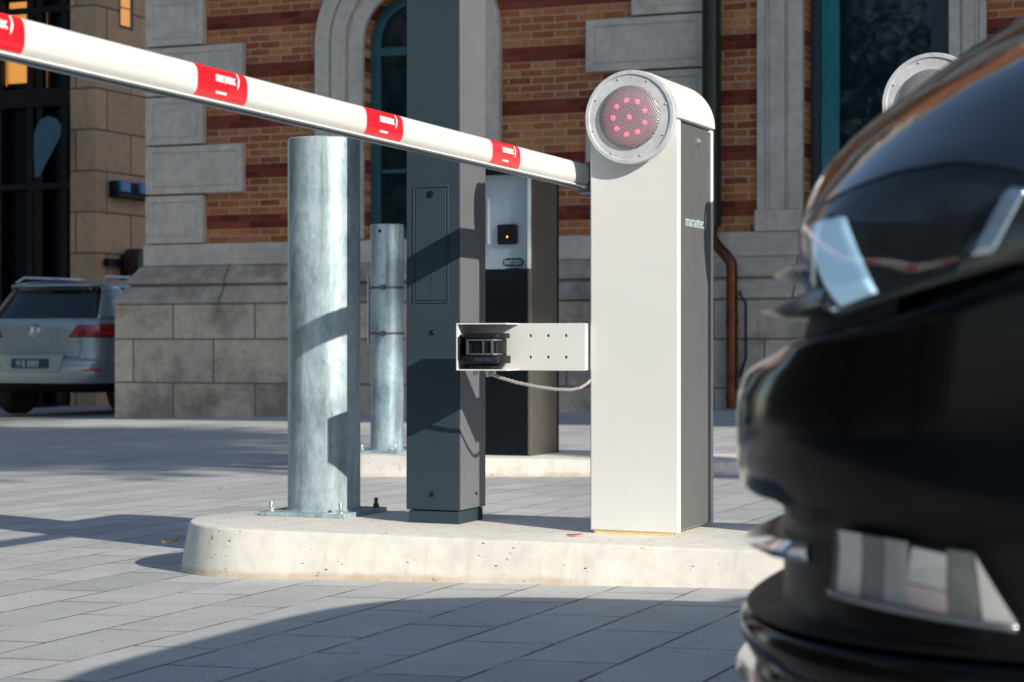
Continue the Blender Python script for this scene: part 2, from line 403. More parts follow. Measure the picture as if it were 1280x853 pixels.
# ------------------------------------------------------------------ ground
bm = nbm()
xs = [-320, -120, -60, -22, -14, -8, -4, 0, 4, 8, 14, 60, 320]; ys = [-320, -60, -10, 0, 6, 12, 20, 40, 120, 320]
g = [[bm.verts.new((x, y, gz(x))) for y in ys] for x in xs]
for i in range(len(xs) - 1):
    for j in range(len(ys) - 1): bm.faces.new((g[i][j], g[i + 1][j], g[i + 1][j + 1], g[i][j + 1]))
struct('paving', bm, M['paving'], smooth=False)
bm = nbm()
xa, xb = -21.9, -12.75
q = [bm.verts.new((x, y, gz(x) + .004)) for x, y in ((xa, 18.6), (xb, 18.2), (xb, 70), (xa, 70))]
bm.faces.new(q); struct('street', bm, M['asphalt'], smooth=False)

def island(name, x0, x1, y0, y1, ztop, batter, label, rend=True):
    """cast kerb island: round nose, leaning sides, top arris slightly rounded"""
    r = (y1 - y0) / 2; yc = (y0 + y1) / 2; o = []
    n = 24
    for i in range(n + 1):
        a = math.pi / 2 + math.pi * i / n; o.append((x0 + r + r * math.cos(a), yc + r * math.sin(a)))
    o += [(x0 + r + (x1 - x0 - 2 * r) * k / 24, y0) for k in range(1, 24)]
    if rend:
        for i in range(n + 1):
            a = -math.pi / 2 + math.pi * i / n; o.append((x1 - r + r * math.cos(a), yc + r * math.sin(a)))
    o += [(x1 - r - (x1 - x0 - 2 * r) * k / 24, y1) for k in range(1, 24)]
    c = Vector((0, 0)); N = len(o); bm = nbm()
    def ring(out, z, slope=False):
        vs = []
        for i in range(N):
            p = Vector(o[i]); t = (Vector(o[(i + 1) % N]) - Vector(o[i - 1])).normalized(); nn = Vector((t.y, -t.x))
            pp = p + nn * out
            vs.append(bm.verts.new((pp.x, pp.y, (gz(pp.x) - .03) if slope else z)))
        return vs
    rs = [ring(batter, 0, True), ring(.003, ztop - .006), ring(0., ztop - .0015), ring(-.005, ztop)]
    for a, b in zip(rs, rs[1:]):
        for i in range(N): bm.faces.new((a[i], a[(i + 1) % N], b[(i + 1) % N], b[i]))
    bm.faces.new(rs[-1])
    return single(name, bm, M['concrete'], label, 'kerb island', ang=50)
island('kerb_island', -2.775, 1.6, 4.262, 4.885, 0., .03, 'long pale concrete kerb island under the white barriers and the big steel bollard')
island('kerb_island', -4.52, -2.36, 8.22, 8.95, -.062, .02, 'short concrete kerb island farther back under the payment terminal')

# ------------------------------------------------------------------ barriers
def lettering(bm, s, size, fn, bold=.0, mark=True, mi=0):
    w = text_into(bm, s, size, fn, mi, .0005, bold)
    if mark: swoosh(bm, w + size * .12, -size * .12, size * .95, fn, mi)
    return w
def barrier(x1, y0, lit, label):
    W, D, ZC, RR = .222, .286, .989, .111
    x0 = x1 - W; y1 = y0 + D; xc = (x0 + x1) / 2
    t = thing('parking_barrier', (xc, (y0 + y1) / 2, 0), label, 'barrier', 'white parking barriers on the kerb island')
    bm = nbm()                                     # folded white case: front, left side, rear and corner returns
    e = .022
    poly = [(x0, y0), (x1, y0), (x1, y0 + e), (x1 - .012, y0 + e), (x1 - .012, y1 - .014), (x1, y1 - .014), (x1, y1), (x0, y1)]
    prism(bm, poly, 'z', .006, ZC - .006)
    obj('case', bm, M['white'], t, .004, 3)
    bm = nbm(); box(bm, x1 - .0118, x1 - .003, y0 + e + .002, y1 - .016, .012, ZC - .012)
    pn = obj('side_panel', bm, M['panel'], t, .001)
    bm = nbm()
    sx = x1 - .0026
    fn = lambda u, v, w: Vector((sx + w, y0 + .066 + u, .735 + v - u * .0))
    lettering(bm, 'marantec', .039, fn, .0001)
    obj('lettering', bm, M['print_pale'], pn, smooth=False)
    bm = nbm(); lathe(bm, [(.010, 0), (.010, .004), (.006, .005)], (x1 - .003, y0 + .165, .945), 'x', 20); lathe(bm, [(.0035, 0), (.0035, .009)], (x1 - .003, y0 + .165, .945), 'x', 10)
    obj('lock', bm, M['steel'], pn)
    # round head: half barrel over the case
    bm = nbm(); n = 40
    rr = RR + .0025
    prof = [(xc + rr * math.cos(math.pi * i / n), ZC + rr * math.sin(math.pi * i / n)) for i in range(n + 1)] + [(xc - rr, ZC - .003), (xc + rr, ZC - .003)]
    prism(bm, prof, 'y', y0 + .001, y1 + .004)
    obj('round_cap', bm, M['white'], t, .002, ang=30)
    # warning lamp: short barrel, acrylic ring, perforated disc, leds
    bm = nbm(); yl = y0 - .030
    lathe(bm, [(RR - .004, .030), (RR - .003, .004), (RR - .006, 0), (RR - .03, 0)], (xc, yl, ZC), 'y', 64)
    lamp = obj('warning_lamp', bm, M['lampring'], t, ang=30)
    bm = nbm()
    lathe(bm, [(RR + .001, .010), (RR + .001, 0), (RR - .001, -.004), (RR - .009, -.004), (RR - .011, -.0005)], (xc, yl, ZC), 'y', 64)
    for k in range(8):                              # little screws of the lens ring
        a = 2 * math.pi * k / 8 + .3
        lathe(bm, [(.0026, 0), (.0026, -.002), (.002, -.003)], (xc + (RR - .016) * math.cos(a), yl, ZC + (RR - .016) * math.sin(a)), 'y', 8)
    for k in range(24):                              # radial ribs moulded in the rim
        a = 2 * math.pi * k / 24
        p0 = Vector((xc + (RR - .010) * math.cos(a), yl - .0005, ZC + (RR - .010) * math.sin(a))); p1 = Vector((xc + (RR - .003) * math.cos(a), yl - .0045, ZC + (RR - .003) * math.sin(a)))
        tube(bm, [p0, p1], .0012, 6)
    obj('lens_rim', bm, M['lampring'], lamp, ang=30)
    bm = nbm(); lathe(bm, [(.075, -.002), (.075, -.005), (.072, -.008), (.03, -.011), (.004, -.012)], (xc, yl, ZC), 'y', 56)
    obj('lamp_mesh', bm, M['lampmesh'], lamp, ang=50)
    bm = nbm(); lathe(bm, [(.066, -.0002), (.065, -.0012), (.01, -.0014)], (xc, yl, ZC), 'y', 48); obj('diffuser', bm, M['diff_on'] if lit else M['diff_off'], lamp)
    for k in range(10):
        bm = nbm(); a = 2 * math.pi * k / 9 + .35; r_ = .041 if k < 9 else 0.
        px, pz = xc + r_ * math.cos(a), ZC + r_ * math.sin(a)
        lathe(bm, [(.0062, -.0016), (.0056, -.005), (.003, -.0075)], (px, yl, pz), 'y', 14)
        obj('led', bm, M['led'] if lit else M['ledoff'], lamp)
    bm = nbm()
    if lit:                                          # yellow sealing strip with a black cap
        box(bm, x0 + .012, x1 - .014, y0 - .002, y0 + .004, 0., .0058)
        box(bm, x0 + .014, x1 - .03, y0 + .006, y1 - .02, 0., .0056)
    else:
        box(bm, x0 + .01, x1 - .014, y0 + .004, y1 - .004, 0., .0058)
    obj('base_seal', bm, M['yellow'], t)
    return t, x0, x1, y0, y1
bar, bx0, bx1, by0, by1 = barrier(-1.4486, 4.500, True, 'tall white barrier cabinet with glowing red round lamp and long white boom')

# boom arm, level, over the lane
AX = -1.735
def arm_z(y): return .868 + .009 * (4.6 - y)
def oval(a, k=0.):
    c_, s_ = math.cos(a), math.sin(a); e_ = 2 / 3.0
    return (AX + (.025 + k) * math.copysign(abs(c_) ** e_, c_), (.0282 + k) * math.copysign(abs(s_) ** e_, s_))
YT = -1.3
bm = nbm(); rings = []
for y, s in ((4.600, 1.), (3.4, 1), (2.2, 1), (.5, 1), (YT + .02, 1), (YT + .004, .93), (YT, .7)):
    rings.append([bm.verts.new((AX + (oval(2 * math.pi * i / 40)[0] - AX) * s, y, arm_z(y) + oval(2 * math.pi * i / 40)[1] * s)) for i in range(40)])
for a, b in zip(rings, rings[1:]):
    for i in range(40): bm.faces.new((a[i], a[(i + 1) % 40], b[(i + 1) % 40], b[i]))
bm.faces.new(rings[0]); bm.faces.new(rings[-1])
arm = obj('boom_arm', bm, M['white2'], bar, ang=40)
bm = nbm()                                           # aluminium rail and rubber lip below the boom
for zz0, zz1, hw in ((-.0277, -.0305, .021), ):
    for (y0_, y1_) in ((YT + .03, 4.60),):
        v = [bm.verts.new((AX + sx * hw, y, arm_z(y) + z)) for y in (y0_, y1_) for z in (zz0, zz1) for sx in (-1, 1)]
        for f in ((0, 1, 3, 2), (4, 6, 7, 5), (0, 4, 5, 1), (2, 3, 7, 6), (0, 2, 6, 4), (1, 5, 7, 3)): bm.faces.new([v[i] for i in f])
obj('lower_rail', bm, M['white_trim'], arm)
bm = nbm()
for (y0_, y1_) in ((YT + .03, 4.60),):
    v = [bm.verts.new((AX + sx * .006, y, arm_z(y) + z)) for y in (y0_, y1_) for z in (-.0290, -.0340) for sx in (-.8, .8)]
    for f in ((0, 1, 3, 2), (4, 6, 7, 5), (0, 4, 5, 1), (2, 3, 7, 6), (0, 2, 6, 4), (1, 5, 7, 3)): bm.faces.new([v[i] for i in f])
obj('rubber_lip', bm, M['graymetal'], arm)
def sticker(y0_, y1_):
    bm = nbm(); n = 18; k = .0007
    lo, hi = R(-58), R(58)
    def P(u, a, w): x, z = oval(a, k + w); return Vector((x, u, arm_z(u) + z))
    A = [[bm.verts.new(P(u, lo + (hi - lo) * i / n, 0)) for i in range(n + 1)] for u in (y0_, y1_)]
    B = [[bm.verts.new(P(u, lo + (hi - lo) * i / n, -.0006)) for i in range(n + 1)] for u in (y0_, y1_)]
    for i in range(n):
        bm.faces.new((A[0][i], A[1][i], A[1][i + 1], A[0][i + 1]))
        bm.faces.new((B[0][i], B[0][i + 1], B[1][i + 1], B[1][i]))
    for i in (0, n): bm.faces.new((A[0][i], A[1][i], B[1][i], B[0][i]))
    for s in (0, 1):
        for i in range(n): bm.faces.new((A[s][i], A[s][i + 1], B[s][i + 1], B[s][i]))
    def fn(u, v, w):
        return P(y0_ + .056 + u, math.asin(max(-1, min(1, v / .030))) * 1.15, .0006 + w)
    text_into(bm, 'marantec', .0165, lambda u, v, w: fn(u, v + .001, w), 1, .0004, .0003)
    swoosh(bm, .068, -.001, .017, fn, 1, .0004)
    vv = [bm.verts.new(fn(u, v, 0.)) for u, v in ((0, -.0115), (.034, -.0115), (.034, -.0075), (0, -.0075))]; bm.faces.new(vv).material_index = 1
    return obj('red_sticker', bm, [M['redfilm'], M['whitefilm']], arm, smooth=True, ang=30)
for s0 in (-.87, -.26, .35, .955, 1.56, 2.17, 2.787, 3.392, 3.998): sticker(s0, s0 + .158)
bm = nbm()                                           # hub: grey collar, flange, tie plates to the cabinet
rings = []
for y, s in ((4.602, 1.0), (4.70, 1.12)):
    rings.append([bm.verts.new((AX + (oval(2 * math.pi * i / 32)[0] - AX) * s, y, arm_z(4.6) + oval(2 * math.pi * i / 32)[1] * s)) for i in range(32)])
for i in range(32): bm.faces.new((rings[0][i], rings[0][(i + 1) % 32], rings[1][(i + 1) % 32], rings[1][i]))
bm.faces.new(rings[0]); bm.faces.new(rings[1])
prism(bm, [(AX - .04, 4.69), (AX + .02, 4.655), (bx0 - .001, 4.655), (bx0 - .001, 4.74), (AX - .04, 4.74)], 'z', .866 - .036, .866 + .030)
prism(bm, [(AX - .01, 4.66), (bx0 - .001, 4.62), (bx0 - .001, 4.76), (AX - .01, 4.73)], 'z', .866 + .031, .866 + .040)
prism(bm, [(AX - .01, 4.66), (bx0 - .001, 4.62), (bx0 - .001, 4.76), (AX - .01, 4.73)], 'z', .866 - .050, .866 - .041)
obj('boom_hub', bm, M['graymetal'], bar, .002)
barrier(-.735, 4.490, False, 'white barrier with unlit round lamp, mostly hidden behind the black car')

# ------------------------------------------------------------------ laser scanner on its white bracket
t = thing('laser_scanner', (-1.85, 4.45, .39), 'black laser scanner in a white drilled bracket between column and barrier', 'scanner')
bm = nbm(); zb, zt = .389, .503; yb = 4.487; xl, xr, xm = -1.979, -1.6775, -1.849
yf = 4.404
holes = []
# back plate with six square holes, built as strips around them
hx = [-1.818, -1.772, -1.726]; hz = [.421, .473]; hs = .0032
cuts_x = sorted([xl, xr] + [h - hs for h in hx] + [h + hs for h in hx]); cuts_z = sorted([zb, zt] + [h - hs for h in hz] + [h + hs for h in hz])
for i in range(len(cuts_x) - 1):
    for j in range(len(cuts_z) - 1):
        mx, mz = (cuts_x[i] + cuts_x[i + 1]) / 2, (cuts_z[j] + cuts_z[j + 1]) / 2
        if any(abs(mx - h) < hs for h in hx) and any(abs(mz - h) < hs for h in hz): continue
        box(bm, cuts_x[i], cuts_x[i + 1], yb - .003, yb, cuts_z[j], cuts_z[j + 1])
bmesh.ops.remove_doubles(bm, verts=bm.verts[:], dist=1e-5)
box(bm, xl, xm, yf, yb - .003, zt - .003, zt); box(bm, xl, xm, yf, yb - .003, zb, zb + .003); box(bm, xl, xl + .003, yf, yb - .003, zb + .003, zt - .003)
box(bm, xr - .003, xr, yb, 4.60, zb + .001, zt - .001)
br = obj('bracket', bm, M['white'], t, smooth=False)
bm = nbm(); box(bm, -1.832, -1.712, yb + .0005, yb + .002, .410, .484); obj('backing_strip', bm, M['blackmatt'], br)
bm = nbm(); cx, cy = -1.917, 4.440
def rr_poly(cx, cy, w, d, r, n=6):
    o = []
    for sx, sy, a0 in ((1, 1, 0), (-1, 1, 90), (-1, -1, 180), (1, -1, 270)):
        for i in range(n + 1):
            a = R(a0 + 90 * i / n); o.append((cx + sx * (w / 2 - r) + r * math.cos(a), cy + sy * (d / 2 - r) + r * math.sin(a)))
    return o
prism(bm, rr_poly(cx, cy, .112, .084, .030), 'z', .466, .479)
prism(bm, rr_poly(cx, cy, .100, .074, .030), 'z', .425, .466)
prism(bm, rr_poly(cx, cy, .114, .086, .028), 'z', .406, .425)
prism(bm, rr_poly(cx, cy, .080, .066, .026), 'z', .392, .406)
sc = obj('scanner_body', bm, M['black'], t, .003)
bm = nbm(); prism(bm, rr_poly(cx + .006, cy - .004, .074, .072, .022), 'z', .428, .462); obj('scan_window', bm, M['glossblack'], sc)
bm = nbm()
for zc, hh in ((.4625, .0022), (.4285, .0022)): prism(bm, rr_poly(cx + .004, cy - .006, .090, .076, .025), 'z', zc - hh, zc + hh)
for xx in (cx - .030, cx + .012, cx + .034): box(bm, xx - .0018, xx + .0018, cy - .0445, cy - .036, .428, .464)
obj('scan_guard', bm, M['darksteel'], sc)
bm = nbm(); box(bm, cx - .012, cx + .036, cy - .0445, cy - .040, .411, .420); obj('display', bm, M['purple_led'], sc)
bm = nbm(); box(bm, cx - .072 + .010, cx - .054, cy - .035, cy + .03, .415, .470); obj('side_socket', bm, M['rubber'], sc)
bm = nbm(); lathe(bm, [(.009, 0), (.009, -.008), (.006, -.009), (.006, -.016)], (cx + .005, 4.444, .389), 'z', 12); lathe(bm, [(.006, 0), (.006, -.012)], (cx - .03, 4.446, .389), 'z', 8)
lathe(bm, [(.005, 0), (.005, -.010)], (cx + .022, 4.441, .389), 'z', 8)
obj('cable_gland', bm, M['steel'], t)
bm = nbm(); P0 = [(-1.905, 4.444, .380), (-1.880, 4.446, .371), (-1.84, 4.450, .360), (-1.79, 4.458, .350), (-1.745, 4.468, .344), (-1.71, 4.478, .343), (-1.69, 4.486, .348), (-1.676, 4.494, .358), (-1.668, 4.502, .368)]
pts = []
for a, b in zip(P0, P0[1:]):
    for k in range(10): pts.append(Vector(a).lerp(Vector(b), k / 10))
tube(bm, pts, lambda s: .0042 + .0007 * math.sin(s * 300), 10)
obj('conduit', bm, M['conduit'], t, smooth=True, ang=60)

# ------------------------------------------------------------------ anthracite column
cx1, cy0 = -2.045, 4.575; cx0, cy1 = cx1 - .150, cy0 + .161
t = thing('steel_column', ((cx0 + cx1) / 2, (cy0 + cy1) / 2, 0), 'tall anthracite square column with a locked service door left of the barrier', 'column')
bm = nbm(); box(bm, cx0 + .006, cx1 - .006, cy0 + .005, cy1 - .005, 0, .032); obj('foot', bm, M['anthracite'], t, .001)
bm = nbm(); box(bm, cx0, cx1 - .002, cy0, cy1, .034, 2.42); sh = obj('front_shell', bm, M['anthracite'], t, .0025)
bm = nbm(); box(bm, cx1 - .0018, cx1, cy0 + .003, cy1 - .001, .036, 2.418); obj('side_cover', bm, M['anthracite_side'], t, .0006)
bm = nbm(); box(bm, cx0 - .006, cx1 + .006, cy0 - .006, cy1 + .006, 2.4205, 2.45); obj('cap', bm, M['anthracite'], t, .003)
bm = nbm()
dx0, dx1 = on_y(518, cy0), on_y(559, cy0); dz0, dz1 = z_at(377, -2.1, cy0), z_at(234, -2.1, cy0)
# rim of the door recess, then the leaf
for a in ((dx0 - .004, dx0, dz0 - .004, dz1 + .004), (dx1, dx1 + .004, dz0 - .004, dz1 + .004), (dx0, dx1, dz0 - .004, dz0), (dx0, dx1, dz1, dz1 + .004)):
    box(bm, a[0], a[1], cy0 - .0022, cy0 + .001, a[2], a[3])
dr = obj('service_door', bm, M['anthracite'], t, .0008)
bm = nbm(); box(bm, dx0 + .003, dx1 - .003, cy0 - .0016, cy0 + .001, dz0 + .003, dz1 - .003); obj('door_leaf', bm, M['anthracite'], dr, .001)
bm = nbm(); lathe(bm, [(.009, 0), (.009, -.003), (.006, -.0035)], ((dx0 + dx1) / 2, cy0 - .001, dz1 - .017), 'y', 20); obj('door_lock', bm, M['black'], dr)
bm = nbm()
for k in range(7): box(bm, (dx0 + dx1) / 2 - .0012, (dx0 + dx1) / 2 + .0012, cy0 - .0022, cy0 - .001, dz0 + .062 - .006 * k, dz0 + .0645 - .006 * k)
obj('vent_dots', bm, M['black'], dr)
for (px, py) in ((540.5, 416), (540.5, 618)):
    bm = nbm(); x = on_y(px, cy0); z = z_at(py, x, cy0)
    lathe(bm, [(.0068, 0), (.0068, -.0016), (.005, -.003)], (x, cy0, z), 'y', 16); lathe(bm, [(.0028, -.003), (.0028, -.0034)], (x, cy0, z), 'y', 6)
    obj('screw', bm, M['black'], t)
bm = nbm(); lathe(bm, [(.004, 0), (.004, .002)], (cx1, cy0 + .10, z_at(617, cx1, cy0 + .1)), 'x', 12); obj('screw', bm, M['black'], t)

# ------------------------------------------------------------------ galvanised bollards
def bollard(x, y, zb, r, h, mat, label, plate, bands=False):
    t = thing('steel_bollard', (x, y, zb), label, 'bollard', 'galvanised bollards')
    bm = nbm(); lathe(bm, [(r, .012), (r, h - .003), (r - .003, h), (r * .5, h + .002)], (x, y, zb), 'z', 72); p = obj('post', bm, mat, t, ang=40)
    bm = nbm(); box(bm, x - plate, x + plate, y - plate, y + plate, zb, zb + .012); pl = obj('base_plate', bm, mat, t, .0015)
    bm = nbm(); lathe(bm, [(r + .005, .0), (r + .001, .006)], (x, y, zb + .012), 'z', 48); obj('weld_bead', bm, mat, pl)
    for sx in (-1, 1):
        for sy in (-1, 1):
            bm = nbm(); bx, by = x + sx * (plate - .022), y + sy * (plate - .022); z = zb + .012
            lathe(bm, [(.011, 0), (.011, .002)], (bx, by, z), 'z', 20); lathe(bm, [(.0085, .002), (.0085, .010)], (bx, by, z), 'z', 6); lathe(bm, [(.005, .010), (.005, .024), (.004, .026)], (bx, by, z), 'z', 12)
            obj('anchor_bolt', bm, M['darksteel'] if sx > 0 and sy > 0 else M['steel'], pl)
    return t, p
b1, p1 = bollard(-2.513, 4.733, 0, .0965, .998, M['galv'], 'big bright galvanised steel bollard near the round end of the kerb island', .125)
# farther bollard with straps and a small sign seen edge-on
by = 8.45; bx = on_y(484, by); zt_ = -.062
r2 = .078; hz2 = z_at(281, bx, by) - zt_
b2, p2 = bollard(bx, by, zt_, r2, hz2, M['galv_blue'], 'thinner bluish galvanised bollard with two straps on the rear kerb island', .11)
for py in (360, 417):
    bm = nbm(); z = z_at(py, bx, by); lathe(bm, [(r2 + .001, -.0055), (r2 + .003, -.004), (r2 + .003, .004), (r2 + .001, .0055)], (bx, by, z), 'z', 48)
    st = obj('strap', bm, M['darksteel'], b2, ang=40)
    bm = nbm(); box(bm, bx + .012, bx + .03, by - r2 - .016, by - r2 - .002, z - .012, z + .012)
    obj('strap_screw', bm, M['darksteel'], st)
bm = nbm()
z0_, z1_ = z_at(432, bx, by), z_at(345, bx, by)
box(bm, bx - r2 - .017, bx - r2 - .012, by - .02, by + .28, z0_, z1_); obj('sign_plate', bm, M['white_trim'], b2, .002)
bm = nbm(); lathe(bm, [(.008, 0), (.008, -.002)], (bx, by - r2 + .0005, z_at(290, bx, by)), 'y', 16); obj('drill_hole', bm, M['black'], b2)

# ------------------------------------------------------------------ payment terminal
tx1, ty0 = None, 8.42
ty0 = 8.40; tx1 = on_y(664, ty0); tzb = -.062; tw, td = .30, .35
tx0, ty1 = tx1 - tw, ty0 + td; ztop = z_at(200, tx1, ty0)
t = thing('payment_terminal', ((tx0 + tx1) / 2, (ty0 + ty1) / 2, tzb), 'black and stainless entry terminal with a pale panel behind the column', 'terminal')
za, zb_ = z_at(336, tx1, ty0), z_at(215, tx1, ty0)
bm = nbm(); box(bm, tx1 - .018, tx1, ty0 + .002, ty1 - .03, tzb, ztop); box(bm, tx0, tx1 - .018, ty0 + .11, ty1 - .03, tzb, ztop - .004); box(bm, tx0, tx0 + .018, ty0 + .002, ty0 + .11, tzb, ztop - .002)
obj('housing', bm, M['stainless'], t, .002)
bm = nbm(); box(bm, tx0 + .02, tx1 - .001, ty1 - .0295, ty1, tzb, ztop - .01); obj('rear_cover', bm, M['blackmatt'], t, .002)
bm = nbm(); box(bm, tx0 + .0185, tx1 - .0185, ty0 + .0, ty0 + .109, tzb + .002, za); obj('black_front', bm, M['glossblack'], t, .002)
bm = nbm(); box(bm, tx0 + .0185, tx1 - .0185, ty0 + .004, ty0 + .109, zb_ - .004, ztop - .006)
obj('hood', bm, M['blackmatt'], t, .002)
bm = nbm(); box(bm, tx0 + .0185, tx1 - .0185, ty0 + .055, ty0 + .109, za + .0005, zb_ - .0045); pn = obj('front_panel', bm, M['terminal_panel'], t, .001)
bm = nbm(); box(bm, tx1 - .0175, tx1 - .002, ty0 - .003, ty0 + .0015, za, zb_); obj('white_edge', bm, M['white_trim'], t, .001)
bm = nbm(); xx = on_y(611, ty0 + .05); box(bm, xx - .006, xx + .004, ty0 + .045, ty0 + .0545, z_at(305, xx, ty0), z_at(247, xx, ty0)); obj('card_slot', bm, M['white_trim'], pn, .001)
bm = nbm(); xa_, xb_ = on_y(622, ty0 + .04), on_y(646, ty0 + .04)
zc0, zc1 = z_at(306, xa_, ty0 + .04), z_at(281, xa_, ty0 + .04)
box(bm, xa_, xb_, ty0 + .03, ty0 + .0548, zc0, zc1); rd = obj('card_reader', bm, M['black'], pn, .008, 3)
bm = nbm(); lathe(bm, [(.0032, 0), (.0026, -.002)], (on_y(634, ty0 + .03), ty0 + .0296, z_at(296.5, xa_, ty0 + .03)), 'y', 12); obj('status_light', bm, M['orange_led'], pn)
bm = nbm()
yy = ty0 + .0545; xa_, xb_ = on_y(629, yy), on_y(655, yy); zc = z_at(328.2, xa_, yy); hh = .019
o = []
for i in range(13): a = R(90 + 180 * i / 12); o.append((xa_ + hh + hh * math.cos(a), zc + hh * math.sin(a)))
for i in range(13): a = R(-90 + 180 * i / 12); o.append((xb_ - hh + hh * math.cos(a), zc + hh * math.sin(a)))
prism(bm, o, 'y', yy - .0015, yy, 0)
text_into(bm, 'INTESI', .029, lambda u, v, w: Vector((xa_ + .008 + u * .92, yy - .0018 - w, zc - .0105 + v)), 1, .0004, .0006)
box(bm, xb_ - .0165, xb_ - .0135, yy - .0024, yy - .0015, zc - .010, zc + .006, 1); box(bm, xb_ - .0165, xb_ - .0095, yy - .0024, yy - .0015, zc + .007, zc + .010, 1)
for k in range(9): box(bm, xa_ + .016 + .0085 * k, xa_ + .016 + .0085 * k + (.0065 if k % 3 else .0045), yy - .0008, yy - .0001, zc - .033, zc - .025)
obj('maker_plate', bm, [M['badge'], M['print_pale']], pn, smooth=False)

# ------------------------------------------------------------------ main brick building
YW = 18.65
XL = on_y(181.5, YW - .09); XR = 26.0; ZTOP = 15.0; ZG = -.9
bld = thing('brick_building', (XL, YW, gz(XL)), 'banded red brick building with grey stone quoins, plinth and arched window', 'building')
c1 = on_y(511, YW); ro = on_y(628, YW) - c1; ri = ro * 56 / 116.; zsp = z_at(51, c1, YW); zsill = Z0 + .02
X2a, X2b = on_y(948, YW), on_y(1234, YW); O2a, O2b = on_y(1008, YW), on_y(1186, YW)
def mirrors(l): return l
# wall with its openings: window one with an arched head, the others square headed
bm = nbm(); yb2 = YW + .5
wins_sq = [(O2a, O2b)]
for k in range(4): wins_sq.append((O2a + 3.9 * (k + 1), O2a + 3.9 * (k + 1) + (O2b - O2a)))
zsq = 6.2
def wallbox(x0, x1, z0, z1): box(bm, x0, x1, YW, yb2, z0, z1)
a0_, a1_ = c1 - ri, c1 + ri
wallbox(XL, a0_, Z0, 6.4); wallbox(a0_, a1_, Z0, zsill)
n = 24; top = 6.4
L_ = [(c1 + ri * math.cos(math.pi - math.pi / 2 * i / n), zsp + ri * math.sin(math.pi / 2 * i / n)) for i in range(n + 1)]
prism(bm, L_ + [(c1, top), (a0_, top)], 'y', YW, yb2)
Rr = [(c1 + ri * math.cos(math.pi / 2 - math.pi / 2 * i / n), zsp + ri * math.sin(math.pi / 2 - math.pi / 2 * i / n)) for i in range(n + 1)]
prism(bm, Rr + [(a1_, top), (c1, top)], 'y', YW, yb2)
xs_ = a1_
for (w0, w1) in wins_sq:
    wallbox(xs_, w0, Z0, 6.4); wallbox(w0, w1, Z0, zsill); wallbox(w0, w1, zsq, 6.4); xs_ = w1
wallbox(xs_, XR, Z0, 6.4)
wallbox(XL, XR, 6.4, ZTOP)
bmesh.ops.remove_doubles(bm, verts=bm.verts[:], dist=1e-5)
obj('wall', bm, M['brick'], bld, smooth=False)
bm = nbm(); box(bm, XL + .02, XR, yb2 + .001, YW + 3.5, ZG, ZTOP - .05); obj('rear_block', bm, M['render_wall'], bld, smooth=False)
# quoins, alternately short and long, each with a sunk margin
xs_short, xs_long = on_y(253, YW - .09), on_y(302, YW - .09)
qh = .535
def quoin(x0, x1, z0, z1, d=.09, parent=None):
    bm = nbm(); m = .075
    yf_ = YW - d
    o = [(x0, z0 + .012), (x0, z1 - .010), (x1, z1 - .010), (x1, z0 + .012)]
    i_ = [(x0 + m, z0 + m), (x0 + m, z1 - m), (x1 - m, z1 - m), (x1 - m, z0 + m)]
    ov = [bm.verts.new((a, yf_, b)) for a, b in o]; ob = [bm.verts.new((a, YW - .001, b)) for a, b in o]
    iv = [bm.verts.new((a, yf_, b)) for a, b in i_]; s = .018
    i2 = [bm.verts.new((a + (s if a < (x0 + x1) / 2 else -s) * .5, yf_ + s, b + (s if b < (z0 + z1) / 2 else -s) * .5)) for a, b in i_]
    i3 = [bm.verts.new((a + (s if a < (x0 + x1) / 2 else -s) * 1.3, yf_ + .004, b + (s if b < (z0 + z1) / 2 else -s) * 1.3)) for a, b in i_]
    for k in range(4):
        j = (k + 1) % 4
        for f in ((ov[k], ov[j], iv[j], iv[k]), (iv[k], iv[j], i2[j], i2[k]), (i2[k], i2[j], i3[j], i3[k]), (ov[k], ob[k], ob[j], ov[j])): bm.faces.new(f)
    bm.faces.new(i3); bm.faces.new(ob)
    return obj('quoin', bm, M['stone'], bld, .006, 2, smooth=False)
for k in range(24):
    quoin(XL, xs_short if k % 2 == 0 else xs_long, Z0 + qh * k, Z0 + qh * (k + 1))
# second pier of quoins right of the arched window
pq0s, pq0l, pq1 = on_y(789, YW - .09), on_y(732, YW - .09), on_y(882, YW - .09)
for k in range(24):
    quoin(pq0s if k % 2 == 0 else pq0l, pq1, Z0 + qh * k, Z0 + qh * (k + 1))
# plinth: course, sloping cap, torus, blocks
bm = nbm(); prism(bm, [(XL - .02, YW - .10), (XR, YW - .10), (XR, YW + .4), (XL - .02, YW + .4)], 'z', 1.272, Z0 - .001)
obj('base_course', bm, M['stone'], bld, .006)
def mould(bm, prof, mi=0):
    A = [bm.verts.new((XL - p + .09, YW - p, z)) for p, z in prof]; B = [bm.verts.new((XR, YW - p, z)) for p, z in prof]
    C = [bm.verts.new((XL - p + .09, YW + .4, z)) for p, z in prof]
    for i in range(len(prof) - 1):
        bm.faces.new((A[i], B[i], B[i + 1], A[i + 1])); bm.faces.new((C[i], A[i], A[i + 1], C[i + 1]))
bm = nbm(); mould(bm, [(.095, 1.270), (.13, 1.255), (.20, 1.16), (.235, 1.12), (.24, 1.095), (.235, 1.075), (.19, 1.062), (.215, 1.045), (.25, 1.03), (.265, .99), (.33, .90), (.345, .875), (.335, .862), (.30, .852)])
obj('plinth_moulding', bm, M['stone_mould'], bld, ang=25)
bm = nbm(); mould(bm, [(.30, .853), (.322, .845), (.322, ZG), (.2, ZG)]); obj('plinth', bm, M['plinth'], bld, smooth=False)
